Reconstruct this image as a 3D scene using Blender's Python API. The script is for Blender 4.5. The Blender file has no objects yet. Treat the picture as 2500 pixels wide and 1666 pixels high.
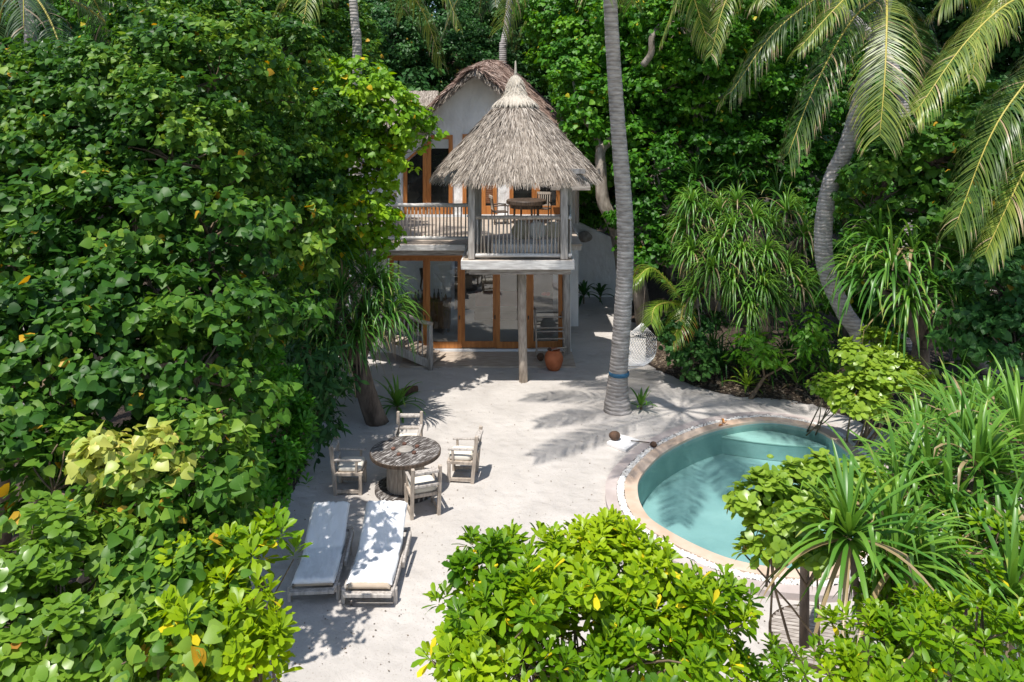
import bpy, math, random
import numpy as np
from mathutils import Vector, Matrix
PI = math.pi
rng = np.random.default_rng(7); random.seed(7)
S = bpy.context.scene; C = S.collection

# ---------------------------------------------------------------- camera, world, sun
F, YH, H = 1818.0, 300.0, 7.0          # focal in px of a 2500 px wide frame, horizon row, eye height
cam_d = bpy.data.cameras.new('camera'); cam = bpy.data.objects.new('camera', cam_d); C.objects.link(cam)
cam.location = (0, 0, H); cam.rotation_euler = (math.radians(90), 0, 0)
cam_d.sensor_width = 36; cam_d.lens = F / 2500 * 36; cam_d.shift_y = (YH - 833) / 2500
cam_d.clip_end = 2000; S.camera = cam
SX, SY = 0.20, 0.33                     # shadow shift per metre of height
el = math.atan2(1, math.hypot(SX, SY))
w = bpy.data.worlds.new('World'); S.world = w; w.use_nodes = True
nt = w.node_tree; bg = nt.nodes['Background']
sky = nt.nodes.new('ShaderNodeTexSky'); sky.sky_type = 'NISHITA'; sky.sun_disc = False
sky.sun_elevation = el
az = math.atan2(-SX, -SY)
sky.sun_rotation = az % (2 * PI)
nt.links.new(sky.outputs[0], bg.inputs[0]); bg.inputs[1].default_value = 0.145
sd = bpy.data.lights.new('sun', 'SUN'); so = bpy.data.objects.new('sun', sd); C.objects.link(so)
sd.energy = 4.7; sd.angle = math.radians(0.6); sd.color = (1, 0.955, 0.89)
so.rotation_euler = Vector((SX, SY, -1)).to_track_quat('-Z', 'Y').to_euler(); so.location = (0, 0, 40)
S.view_settings.view_transform = 'Standard'; S.view_settings.look = 'None'
S.view_settings.exposure = 0.30; S.view_settings.gamma = 1
S.render.engine = 'CYCLES'
S.cycles.max_bounces = 8; S.cycles.transparent_max_bounces = 12

# ---------------------------------------------------------------- helpers
def P(px, py, D): return np.array(((px - 1250) * D / F, D, H - (py - YH) * D / F))
def G(px, py, z=0.0):
    D = (H - z) * F / (py - YH); return np.array(((px - 1250) * D / F, D, z))

def thing(name, label, cat, loc, group=None, rz=0):
    o = bpy.data.objects.new(name, None); C.objects.link(o)
    o.empty_display_size = .2
    o.location = tuple(float(v) for v in loc); o.rotation_euler = (0, 0, rz)
    return tag(o, label, cat, group)
def tag(o, label=None, cat=None, group=None, kind=None):
    if label: o['label'] = label
    if cat: o['category'] = cat
    if group: o['group'] = group
    if kind: o['kind'] = kind
    return o

def link_nodes(m): m.use_nodes = True; return m.node_tree, m.node_tree.nodes['Principled BSDF']
MATS = {}
def mat(name, c1, c2=None, rough=.7, scale=6, stretch=(1, 1, 1), bump=.2, bscale=None, spec=.4, detail=5, dist=.02, metal=0, contrast=(.35, .65), c3=None):
    if name in MATS: return MATS[name]
    m = bpy.data.materials.new(name); t, b = link_nodes(m); N, L = t.nodes, t.links
    b.inputs['Roughness'].default_value = rough; b.inputs['Specular IOR Level'].default_value = spec
    b.inputs['Metallic'].default_value = metal
    tc = N.new('ShaderNodeTexCoord'); mp = N.new('ShaderNodeMapping'); mp.inputs['Scale'].default_value = stretch
    L.new(tc.outputs['Object'], mp.inputs[0])
    nz = N.new('ShaderNodeTexNoise'); nz.inputs['Scale'].default_value = scale; nz.inputs['Detail'].default_value = detail
    L.new(mp.outputs[0], nz.inputs['Vector'])
    r = N.new('ShaderNodeValToRGB'); r.color_ramp.elements[0].position = contrast[0]; r.color_ramp.elements[1].position = contrast[1]
    r.color_ramp.elements[0].color = (*c1, 1); r.color_ramp.elements[1].color = (*(c2 or c1), 1)
    if c3:
        e = r.color_ramp.elements.new((contrast[0] + contrast[1]) / 2); e.color = (*c3, 1)
    L.new(nz.outputs[0], r.inputs[0]); L.new(r.outputs[0], b.inputs['Base Color'])
    if bump:
        n2 = N.new('ShaderNodeTexNoise'); n2.inputs['Scale'].default_value = bscale or scale * 3; n2.inputs['Detail'].default_value = 6
        L.new(mp.outputs[0], n2.inputs['Vector'])
        bp = N.new('ShaderNodeBump'); bp.inputs['Strength'].default_value = bump; bp.inputs['Distance'].default_value = dist
        L.new(n2.outputs[0], bp.inputs['Height']); L.new(bp.outputs[0], b.inputs['Normal'])
    MATS[name] = m; return m

def leafmat(name, stops, rough=.42, transl=.32, spec=.5, yellow=1.35):
    m = bpy.data.materials.new(name); t, b = link_nodes(m); N, L = t.nodes, t.links
    at = N.new('ShaderNodeAttribute'); at.attribute_name = 'tint'
    r = N.new('ShaderNodeValToRGB'); cr = r.color_ramp
    cr.elements[0].position = stops[0][0]; cr.elements[0].color = (*stops[0][1], 1)
    cr.elements[1].position = stops[-1][0]; cr.elements[1].color = (*stops[-1][1], 1)
    for p, c in stops[1:-1]: e = cr.elements.new(p); e.color = (*c, 1)
    L.new(at.outputs['Fac'], r.inputs[0])
    L.new(r.outputs[0], b.inputs['Base Color'])
    b.inputs['Roughness'].default_value = rough; b.inputs['Specular IOR Level'].default_value = spec
    tr = N.new('ShaderNodeBsdfTranslucent'); mx = N.new('ShaderNodeMixShader'); mx.inputs[0].default_value = transl
    hs = N.new('ShaderNodeHueSaturation'); hs.inputs['Hue'].default_value = .485; hs.inputs['Saturation'].default_value = 1.05; hs.inputs['Value'].default_value = yellow
    L.new(r.outputs[0], hs.inputs['Color']); L.new(hs.outputs[0], tr.inputs[0])
    L.new(b.outputs[0], mx.inputs[1]); L.new(tr.outputs[0], mx.inputs[2])
    L.new(mx.outputs[0], N['Material Output'].inputs[0])
    MATS[name] = m; return m

class MB:
    def __init__(s): s.v = []; s.f = []; s.n = 0; s.t = []
    def add(s, vs, fs, tint=.5):
        vs = np.asarray(vs, float).reshape(-1, 3); s.v.append(vs)
        s.f.extend([tuple(int(i) + s.n for i in f) for f in fs]); s.n += len(vs)
        s.t.append(np.full(len(vs), tint)); return s
    def box(s, c, d, rz=0, M=None, tint=.5, taper=0):
        x, y, z = d[0] / 2, d[1] / 2, d[2] / 2; k = 1 - taper
        vs = np.array([(-x, -y, -z), (x, -y, -z), (x, y, -z), (-x, y, -z), (-x * k, -y * k, z), (x * k, -y * k, z), (x * k, y * k, z), (-x * k, y * k, z)])
        if M is not None: vs = vs @ np.array(M.to_3x3()).T
        if rz: ca, sa = math.cos(rz), math.sin(rz); vs = vs @ np.array(((ca, sa, 0), (-sa, ca, 0), (0, 0, 1)))
        return s.add(vs + np.array(c), [(0, 3, 2, 1), (4, 5, 6, 7), (0, 1, 5, 4), (1, 2, 6, 5), (2, 3, 7, 6), (3, 0, 4, 7)], tint)
    def bx(s, x0, x1, y0, y1, z0, z1): return s.box(((x0 + x1) / 2, (y0 + y1) / 2, (z0 + z1) / 2), (x1 - x0, y1 - y0, z1 - z0))
    def beam(s, a, b, wd, th, tint=.5):           # rectangular bar from a to b
        a, b = Vector(a), Vector(b); d = b - a; L = d.length; q = d.to_track_quat('Z', 'Y').to_matrix()
        return s.box(tuple((a + b) / 2), (wd, th, L), M=q, tint=tint)
    def tube(s, pts, rad, n=8, cap=True, tint=.5, wob=0):
        pts = [Vector(tuple(map(float, p))) for p in pts]; k = len(pts)
        if not hasattr(rad, '__len__'): rad = [rad] * k
        vs = []; prev = None
        for i, p in enumerate(pts):
            d = (pts[min(i + 1, k - 1)] - pts[max(i - 1, 0)]).normalized()
            if prev is None:
                u = d.orthogonal().normalized()
            else:
                u = (prev - d * prev.dot(d)); u = u.normalized() if u.length > 1e-6 else d.orthogonal().normalized()
            prev = u; v = d.cross(u)
            for j in range(n):
                a = 2 * PI * j / n; r = rad[i] * (1 + (random.uniform(-wob, wob) if wob else 0))
                vs.append(tuple(p + (u * math.cos(a) + v * math.sin(a)) * r))
        fs = [(i * n + j, i * n + (j + 1) % n, (i + 1) * n + (j + 1) % n, (i + 1) * n + j) for i in range(k - 1) for j in range(n)]
        if cap: fs += [tuple(reversed(range(n))), tuple((k - 1) * n + j for j in range(n))]
        return s.add(vs, fs, tint)
    def lathe(s, prof, c=(0, 0, 0), n=32, tint=.5, sc=(1, 1)):
        vs = []; k = len(prof)
        for r, z in prof:
            for j in range(n): a = 2 * PI * j / n; vs.append((c[0] + r * math.cos(a) * sc[0], c[1] + r * math.sin(a) * sc[1], c[2] + z))
        fs = [(i * n + j, i * n + (j + 1) % n, (i + 1) * n + (j + 1) % n, (i + 1) * n + j) for i in range(k - 1) for j in range(n)]
        fs += [tuple(reversed(range(n))), tuple((k - 1) * n + j for j in range(n))]
        return s.add(vs, fs, tint)
    def prism(s, poly, z0, z1, axis='z'):
        n = len(poly)
        if axis == 'z': vs = [(x, y, z0) for x, y in poly] + [(x, y, z1) for x, y in poly]
        else: vs = [(x, z0, z) for x, z in poly] + [(x, z1, z) for x, z in poly]
        fs = [tuple(range(n)), tuple(reversed(range(n, 2 * n)))] + [(i, i + n, (i + 1) % n + n, (i + 1) % n) for i in range(n)]
        return s.add(vs, fs)
    def blob(s, c, r, n=10, m=7, lump=.1, seed=0, tint=.5):
        rr = random.Random(seed); vs = []; ph = [rr.uniform(0, 6) for _ in range(6)]
        for i in range(m + 1):
            th = PI * i / m
            for j in range(n):
                a = 2 * PI * j / n; d = np.array((math.sin(th) * math.cos(a), math.sin(th) * math.sin(a), math.cos(th)))
                k = 1 + lump * (math.sin(3 * d[0] + ph[0]) + math.sin(4 * d[1] + ph[1]) + math.sin(3.5 * d[2] + ph[2])) / 2
                vs.append(np.array(c) + d * np.array(r) * k)
        fs = [(i * n + j, (i + 1) * n + j, (i + 1) * n + (j + 1) % n, i * n + (j + 1) % n) for i in range(m) for j in range(n)]
        return s.add(vs, fs, tint)
    def build(s, name, m, parent=None, smooth=False, bevel=0, loc=None, local=False, auto=False):
        """verts are world unless local; parented meshes are stored relative to the parent's location"""
        V = np.concatenate(s.v) if s.v else np.zeros((0, 3))
        off = np.zeros(3)
        if not local:
            if parent is not None:
                p = parent
                while p is not None: off += np.array(p.location); p = p.parent
            elif loc is not None: off = np.array(loc, float)
        V = V - off
        me = bpy.data.meshes.new(name); me.from_pydata(V.tolist(), [], s.f)
        if smooth: me.polygons.foreach_set('use_smooth', [True] * len(me.polygons))
        at = me.attributes.new('tint', 'FLOAT', 'POINT'); at.data.foreach_set('value', np.concatenate(s.t))
        me.materials.append(m)
        import bmesh
        bm = bmesh.new(); bm.from_mesh(me); bmesh.ops.recalc_face_normals(bm, faces=bm.faces)
        if bevel:
            bmesh.ops.bevel(bm, geom=[e for e in bm.edges if len(e.link_faces) == 2 and e.calc_face_angle(0) > .5], offset=bevel, segments=1, affect='EDGES')
        bm.to_mesh(me); bm.free()
        o = bpy.data.objects.new(name, me); C.objects.link(o)
        if parent is not None: o.parent = parent
        elif loc is not None: o.location = tuple(map(float, loc))
        return o

class LB:                                        # many leaf faces, built with numpy
    def __init__(s): s.v = []; s.t = []; s.lv = []; s.lt = []; s.n = 0
    def put(s, tpl, pos, ax, nr, size, tint, wid=None):
        TV, TF = tpl; k = len(TV); n = len(pos)
        if n == 0: return
        ax = ax / np.linalg.norm(ax, axis=1, keepdims=True)
        nr = nr - (nr * ax).sum(1, keepdims=True) * ax; nr /= np.linalg.norm(nr, axis=1, keepdims=True) + 1e-9
        xx = np.cross(ax, nr); wd = size if wid is None else wid
        V = pos[:, None] + (TV[None, :, 0, None] * wd[:, None, None]) * xx[:, None] + (TV[None, :, 1, None] * size[:, None, None]) * ax[:, None] + (TV[None, :, 2, None] * size[:, None, None]) * nr[:, None]
        s.v.append(V.reshape(-1, 3)); s.t.append(np.repeat(tint, k))
        off = (np.arange(n) * k + s.n)
        for L in (3, 4):
            fl = np.array([f for f in TF if len(f) == L])
            if len(fl): s.lv.append((fl[None] + off[:, None, None]).reshape(-1)); s.lt.append(np.full(n * len(fl), L))
        s.n += n * k
    def strips(s, pts, side, wd, tint):          # pts (n,k,3), side (n,k,3), wd (n,k)
        n, k, _ = pts.shape
        up = np.zeros(3)
        L_ = pts - side * wd[..., None]; R_ = pts + side * wd[..., None]
        V = np.stack([L_, R_], 2).reshape(n, k * 2, 3)
        s.v.append(V.reshape(-1, 3)); s.t.append(np.repeat(tint, k * 2) if np.ndim(tint) == 1 else np.repeat(tint.reshape(-1), 2))
        f = np.array([(2 * i, 2 * i + 1, 2 * i + 3, 2 * i + 2) for i in range(k - 1)])
        off = np.arange(n) * k * 2 + s.n
        s.lv.append((f[None] + off[:, None, None]).reshape(-1)); s.lt.append(np.full(n * (k - 1), 4)); s.n += n * k * 2
    def strips3(s, pts, side, nrm, wd, fold, tint):   # V-section strap
        n, k, _ = pts.shape
        L_ = pts - side * wd[..., None] + nrm * (wd * fold)[..., None]; R_ = pts + side * wd[..., None] + nrm * (wd * fold)[..., None]
        V = np.stack([L_, pts, R_], 2).reshape(n, k * 3, 3)
        s.v.append(V.reshape(-1, 3)); s.t.append(np.repeat(tint, k * 3) if np.ndim(tint) == 1 else np.repeat(tint.reshape(-1), 3))
        f = np.array([(3 * i + a, 3 * i + a + 1, 3 * i + a + 4, 3 * i + a + 3) for i in range(k - 1) for a in (0, 1)])
        off = np.arange(n) * k * 3 + s.n
        s.lv.append((f[None] + off[:, None, None]).reshape(-1)); s.lt.append(np.full(n * (k - 1) * 2, 4)); s.n += n * k * 3
    def build(s, name, m, parent=None, loc=None, smooth=True):
        V = np.concatenate(s.v); off = np.zeros(3)
        p = parent
        if p is None and loc is not None: off = np.array(loc, float)
        while p is not None: off += np.array(p.location); p = p.parent
        V = (V - off).astype(np.float32); lv = np.concatenate(s.lv).astype(np.int32); lt = np.concatenate(s.lt).astype(np.int32)
        ls = np.concatenate([[0], np.cumsum(lt)[:-1]]).astype(np.int32)
        me = bpy.data.meshes.new(name); me.vertices.add(len(V)); me.loops.add(len(lv)); me.polygons.add(len(lt))
        me.vertices.foreach_set('co', V.ravel()); me.loops.foreach_set('vertex_index', lv)
        me.polygons.foreach_set('loop_start', ls); me.polygons.foreach_set('loop_total', lt)
        me.polygons.foreach_set('use_smooth', np.full(len(lt), smooth))
        at = me.attributes.new('tint', 'FLOAT', 'POINT'); at.data.foreach_set('value', np.concatenate(s.t).astype(np.float32))
        me.update(calc_edges=True); me.validate(); me.materials.append(m)
        o = bpy.data.objects.new(name, me); C.objects.link(o)
        if parent is not None: o.parent = parent
        elif loc is not None: o.location = tuple(map(float, loc))
        return o

def tpl(prof, fold=.25, curl=.25, base=0.0, wave=0):
    V = [(0, base, 0)]
    for i, (t, wd) in enumerate(prof):
        z = -curl * t * t; zz = wave * (-1) ** i
        V += [(-wd, t - (.12 if base < 0 and i == 0 else 0), z + fold * wd + zz), (0, t, z), (wd, t - (.12 if base < 0 and i == 0 else 0), z + fold * wd - zz)]
    V.append((0, 1, -curl)); k = len(prof); Fc = [(0, 2, 1), (0, 3, 2)]
    for i in range(k - 1):
        a = 1 + 3 * i; Fc += [(a, a + 1, a + 4, a + 3), (a + 1, a + 2, a + 5, a + 4)]
    a = 1 + 3 * (k - 1); Fc += [(a, a + 1, 3 * k + 1), (a + 1, a + 2, 3 * k + 1)]
    return np.array(V, float), Fc
HEART = [tpl([(.08, .40), (.35, .50), (.7, .30)], .22, .2, -.0, .02), tpl([(.06, .42), (.38, .5), (.72, .28)], -.12, .35, 0, .03), tpl([(.08, .40), (.35, .46), (.7, .27)], .35, .1, 0, -.03)]
OVAL = [tpl([(.15, .2), (.5, .36), (.82, .27)], .2, .2), tpl([(.15, .2), (.5, .36), (.82, .27)], .05, .35)]
OBOV = [tpl([(.25, .07), (.6, .17), (.87, .16)], .25, .22), tpl([(.25, .06), (.6, .16), (.87, .17)], .1, .4), tpl([(.25, .07), (.6, .18), (.85, .17)], .3, .02)]
LANCE = [tpl([(.25, .14), (.6, .16)], .25, .25), tpl([(.25, .14), (.6, .16)], .1, .4)]
SIMPLE = [tpl([(.4, .36)], .2, .2), tpl([(.4, .34)], -.1, .3)]

def lump(d, ph, a=.13):
    return 1 + a * (np.sin(3.1 * d[:, 0] + ph[0]) * np.cos(2.7 * d[:, 1] + ph[1]) + np.sin(4.3 * d[:, 2] + ph[2] + 2 * d[:, 0])) + a * .6 * np.sin(7 * d[:, 0] + ph[3]) * np.sin(8 * d[:, 2] + ph[4])
def twigs(blobs, dens, seed, inner=.4, rc=.34):
    r = np.random.default_rng(seed); out_p, out_d = [], []
    cs = np.array([b[0] for b in blobs]); rs = np.array([b[1] for b in blobs])
    for i, (c, rad) in enumerate(blobs):
        rm = (rad[0] * rad[1] * rad[2]) ** (1 / 3); area = 4 * PI * rm * rm; n = int(area * dens * 1.1); ph = r.uniform(0, 6, 5)
        q = min(rc, rm * .45); m = max(8, int(area / (q * q * 2.7)))
        d = r.normal(size=(m, 3)); d /= np.linalg.norm(d, axis=1, keepdims=True)
        keep = (d[:, 2] > -.35) | (r.random(m) < .4); keep &= (d[:, 1] < .35) | (r.random(m) < .6); d = d[keep]; m = len(d)
        cc = c + d * rad * (r.uniform(.78, 1.04, m) * lump(d, ph))[:, None]; qs = q * r.uniform(.6, 1.35, m); w_ = qs ** 2 * r.uniform(.6, 1.3, m)
        k = r.choice(m, n, p=w_ / w_.sum()); e = r.normal(size=(n, 3)); e /= np.linalg.norm(e, axis=1, keepdims=True)
        e = e + d[k] * .55 + np.array((0, 0, .35)); e /= np.linalg.norm(e, axis=1, keepdims=True)
        p = cc[k] + e * (qs[k] * r.random(n) ** .33)[:, None] * np.array((1.1, 1.1, .8)); dd = e * .8 + d[k] * .6
        ni = int(n * .2); di = r.normal(size=(ni, 3)); di /= np.linalg.norm(di, axis=1, keepdims=True); pi_ = c + di * rad * r.uniform(.35, .8, ni)[:, None]
        p = np.concatenate([p, pi_]); dd = np.concatenate([dd, di]); dd /= np.linalg.norm(dd, axis=1, keepdims=True)
        ok = np.ones(len(p), bool)
        for j in range(len(blobs)):
            if j != i: ok &= (((p - cs[j]) / rs[j]) ** 2).sum(1) > .4
        out_p.append(p[ok]); out_d.append(dd[ok])
    return np.concatenate(out_p), np.concatenate(out_d), r

def foliage(lb, blobs, kind, dens, size, seed, tint=(.1, .8), yell=.01, inner=.4):
    p, d, r = twigs(blobs, dens, seed, inner, size * 2.3); n = len(p)
    up = np.array((0, 0, 1.)); sun = np.array((-SX, -SY, 1.))
    clump = .5 + .5 * np.sin(p[:, 0] * 2.3 + seed) * np.sin(p[:, 2] * 2.6 + p[:, 1] * 1.3)
    base_t = tint[0] + (tint[1] - tint[0]) * np.clip(.65 * clump + .4 * r.random(n), 0, 1)
    if kind in ('heart', 'simple', 'lance'):
        K = 7; tws = HEART if kind == 'heart' else (SIMPLE if kind == 'simple' else LANCE)
        tw = d * .7 + up * .5 + r.normal(size=(n, 3)) * .35; tw /= np.linalg.norm(tw, axis=1, keepdims=True)
        for k in range(K):
            ang = k * 2.4 + r.uniform(0, 6.28, n)
            hor = np.stack([np.cos(ang), np.sin(ang), np.zeros(n)], 1) + d * .5
            ax = hor + up * r.uniform(-1.5, .1, n)[:, None] + r.normal(size=(n, 3)) * .2
            nr = up * .45 + d * .95 + r.normal(size=(n, 3)) * .42
            pos = p + tw * (size * (.1 + .28 * k)) * .6 + hor * size * r.uniform(.15, .55, n)[:, None]
            sz = size * r.uniform(.5, 1.25, n)
            t = np.clip(base_t + r.normal(size=n) * .13, 0, .9); t[r.random(n) < yell] = 1
            sel = r.integers(0, len(tws), n)
            for q, tp in enumerate(tws):
                mk = sel == q; lb.put(tp, pos[mk], ax[mk], nr[mk], sz[mk], t[mk])
    else:
        K = 13 if kind == 'obov' else 7; tws = OBOV if kind == 'obov' else OVAL
        tw = d * .6 + up * .8 + r.normal(size=(n, 3)) * .25; tw /= np.linalg.norm(tw, axis=1, keepdims=True)
        u = np.cross(tw, np.array((.3, .9, .1))); u /= np.linalg.norm(u, axis=1, keepdims=True); v = np.cross(tw, u)
        a0 = r.uniform(0, 6.28, n)
        for k in range(K):
            ang = a0 + k * 2.399; e = (.15 + .95 * k / K) + r.normal(size=n) * .12
            if kind == 'oval': e = e * .8
            rad_ = u * np.cos(ang)[:, None] + v * np.sin(ang)[:, None]
            ax = rad_ * np.cos(e)[:, None] + tw * np.sin(e)[:, None]
            nr = tw * np.cos(e)[:, None] - rad_ * np.sin(e)[:, None] + r.normal(size=(n, 3)) * .12
            pos = p + tw * size * (.045 * k) + rad_ * size * .03
            sz = size * r.uniform(.75, 1.1, n) * (1.05 - .35 * k / K)
            t = np.clip(base_t + r.normal(size=n) * .08 + .12 * k / K, 0, .9); low = yell * (3 if k < 3 else .3); t[r.random(n) < low] = 1
            sel = r.integers(0, len(tws), n)
            for q, tp in enumerate(tws):
                mk = sel == q; lb.put(tp, pos[mk], ax[mk], nr[mk], sz[mk], t[mk])
    return p, d

def bend(a, b, k=5, w=.12, sag=0):
    a, b = np.array(a, float), np.array(b, float); L = np.linalg.norm(b - a); o = np.array([random.uniform(-1, 1) for _ in range(3)]) * L * w
    return [a + (b - a) * t + o * math.sin(PI * t) + np.array((0, 0, sag * math.sin(PI * t))) for t in np.linspace(0, 1, k)]

def plant(name, label, cat, base, blobs, kind, lm, bm_, dens=16, size=.16, tint=(.1, .8), yell=.01, tr=.12, group=None, parts=('trunk', 'crown'), stems=0, twig=.25, inner=.4, lean=None):
    base = np.array(base, float); t = thing(name, label, cat, base, group)
    lb = LB(); seed = int(abs(base[0] * 131 + base[1] * 17 + len(label) * 3)) + 5
    bl = [(np.array(c, float), np.array(r, float) if hasattr(r, '__len__') else np.array((r, r, r * .9))) for c, r in blobs]
    p, d = foliage(lb, bl, kind, dens, size, seed, tint, yell, inner)
    b = MB(); top = np.mean([c for c, _ in bl], 0)
    if stems:
        for i in range(stems):
            j = random.randrange(len(p)); s0 = base + np.array((random.uniform(-.25, .25), random.uniform(-.25, .25), 0))
            pts = bend(s0, p[j], 6, .1); b.tube(pts, list(np.linspace(tr * .35, .008, 6)), 5)
        for _ in range(stems * 2):
            j = random.randrange(len(p)); c = bl[random.randrange(len(bl))][0]; b.tube(bend(base * .15 + c * .85, p[j], 5, .12), list(np.linspace(.014, .005, 5)), 4)
    else:
        fork = base + (top - base) * np.array((.6, .6, .45)) if lean is None else np.array(lean)
        b.tube(bend(base - np.array((0, 0, .1)), fork, 7, .06), list(np.linspace(tr * 1.25, tr * .75, 7)), 9)
        done = []
        for c, r in sorted(bl, key=lambda q_: np.linalg.norm(q_[0] - fork)):
            src, r0 = fork, .6
            if done:
                nd = min(done, key=lambda q_: np.linalg.norm(q_ - c))
                if np.linalg.norm(nd - c) < np.linalg.norm(fork - c) * .8: src, r0 = nd, .3
            done.append(c)
            b.tube(bend(src, c, 7, .1), list(np.linspace(tr * r0, tr * .16, 7)), 7)
            idx = np.argsort(((p - c) ** 2).sum(1) + np.random.default_rng(3).random(len(p)) * 2)[:60]
            for _ in range(int(6 + twig * 20)):
                q = p[idx[random.randrange(len(idx))]]; b.tube(bend(c, q, 5, .15), list(np.linspace(tr * .14, .008, 5)), 4)
    b.build(parts[0], bm_, t, smooth=True); lb.build(parts[1], lm, t)
    return t

def strap_rosette(lb, c, axis, n, L, wd, seed, droop=1.0, tint=(.2, .8), spread=(.1, 1.5), kink=0, dead=0):
    """long strap leaves round a head; c centre, axis growth direction"""
    r = np.random.default_rng(seed); ax = np.array(axis, float); ax /= np.linalg.norm(ax)
    u = np.cross(ax, (.31, .9, .2)); u /= np.linalg.norm(u); v = np.cross(ax, u)
    k = 9; i = np.arange(n); az = i * 2.399 + r.uniform(0, .4, n); e = spread[0] + (spread[1] - spread[0]) * (i + .5) / n + r.normal(size=n) * .08
    rad = u * np.cos(az)[:, None] + v * np.sin(az)[:, None]
    d0 = ax * np.cos(e)[:, None] + rad * np.sin(e)[:, None]
    LL = L * r.uniform(.75, 1.12, n) * (.65 + .35 * np.sin(np.clip(i / n * 2.2, 0, PI / 2)))
    pts = np.zeros((n, k, 3)); side = np.zeros((n, k, 3)); nrm = np.zeros((n, k, 3)); p = c + rad * .04 + ax * (.12 * (1 - i / n))[:, None]
    d = d0.copy(); kp = r.integers(3, 7, n); kk = r.random(n) < kink
    drp = droop * r.uniform(.7, 1.3, n)
    for j in range(k):
        pts[:, j] = p
        sd = np.cross(d, (0, 0, 1.)); bad = np.linalg.norm(sd, axis=1) < .15; sd[bad] = np.cross(d[bad], rad[bad]) if bad.any() else sd[bad]
        sd /= np.linalg.norm(sd, axis=1, keepdims=True) + 1e-9
        if j: sgn = np.sign((sd * side[:, j - 1]).sum(1)); sgn[sgn == 0] = 1; sd *= sgn[:, None]; sd = .5 * sd + .5 * side[:, j - 1]; sd /= np.linalg.norm(sd, axis=1, keepdims=True) + 1e-9
        side[:, j] = sd; nn = np.cross(sd, d); nn *= np.sign(nn[:, 2:3] + 1e-6); nrm[:, j] = nn
        p = p + d * (LL / (k - 1))[:, None]
        g = (drp * (.10 + .13 * j / k * 2))[:, None] * np.array((0, 0, -1.))
        d = d + g * np.sqrt(np.clip(1.1 - np.abs(d[:, 2:3]) * .5, .2, 1)); mk = kk & (kp == j); d[mk] = d[mk] * .3 + np.array((0, 0, -1.)) * .9
        d /= np.linalg.norm(d, axis=1, keepdims=True)
    prof = np.array([.75, 1, 1, 1, .95, .85, .7, .45, .05]); W = wd * prof[None] * r.uniform(.8, 1.15, n)[:, None]
    t = np.clip(tint[0] + (tint[1] - tint[0]) * (1 - i / n) * .6 + (tint[1] - tint[0]) * .4 * r.random(n), 0, .88)
    t = np.repeat(t[:, None], k, 1); dd = (r.random(n) < dead) & (i > n * .6); t[dd] = 1
    tip = r.random(n) < .25; t[tip, -2:] = np.maximum(t[tip, -2:], .93)
    lb.strips3(pts, side, nrm, W, .35, t)

def pandanus(label, base, heads, L=1.1, wd=.028, n=55, lm=None, droop=1, group=None, tr=.1, kink=.2, name='screw_pine', skirt=0, spread=(.1, 1.6), tint=(.15, .85), dead=.15, cat='pandanus'):
    base = np.array(base, float); t = thing(name, label, cat, base, group); lb = LB(); b = MB(); sk = LB()
    fork = None
    for i, h in enumerate(heads):
        h = np.array(h, float); ctr = np.mean(heads, 0)
        axis = (h - ctr) * np.array((1, 1, .4)); nn = np.linalg.norm(axis); axis = axis / nn * .6 if nn > .01 else axis; axis = axis + np.array((0, -.15, 1.0))
        strap_rosette(lb, h, axis, n, L * random.uniform(.85, 1.12), wd, i * 13 + int(abs(base[0]) * 10), droop, tint, spread, kink, dead)
        if fork is None: fork = base * .45 + ctr * .55; b.tube(bend(base - np.array((0, 0, .1)), fork, 6, .06), list(np.linspace(tr * 1.3, tr, 6)), 9)
        b.tube(bend(fork, h, 5, .08), list(np.linspace(tr * .7, tr * .4, 5)), 7)
        if skirt:
            strap_rosette(sk, h - np.array((0, 0, .12)), -np.array((0, 0, 1.)), int(skirt), L * .8, wd * .8, i + 99, .8, (.0, 1), (.2, 1.1), .3, 0)
    b.build('trunk', M_bark, t, smooth=True); lb.build('foliage', lm, t)
    if skirt: sk.build('dead_leaves', M_dead, t)
    return t

def cat(pts, n):
    pts = [np.array(p, float) for p in pts]; P_ = [2 * pts[0] - pts[1]] + pts + [2 * pts[-1] - pts[-2]]; out = []
    m = len(pts) - 1
    for q in np.linspace(0, m - 1e-6, n):
        i = int(q); t = q - i; a, b, c, d = P_[i:i + 4]
        out.append(.5 * ((2 * b) + (-a + c) * t + (2 * a - 5 * b + 4 * c - d) * t * t + (-a + 3 * b - 3 * c + d) * t ** 3))
    return np.array(out)

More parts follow.
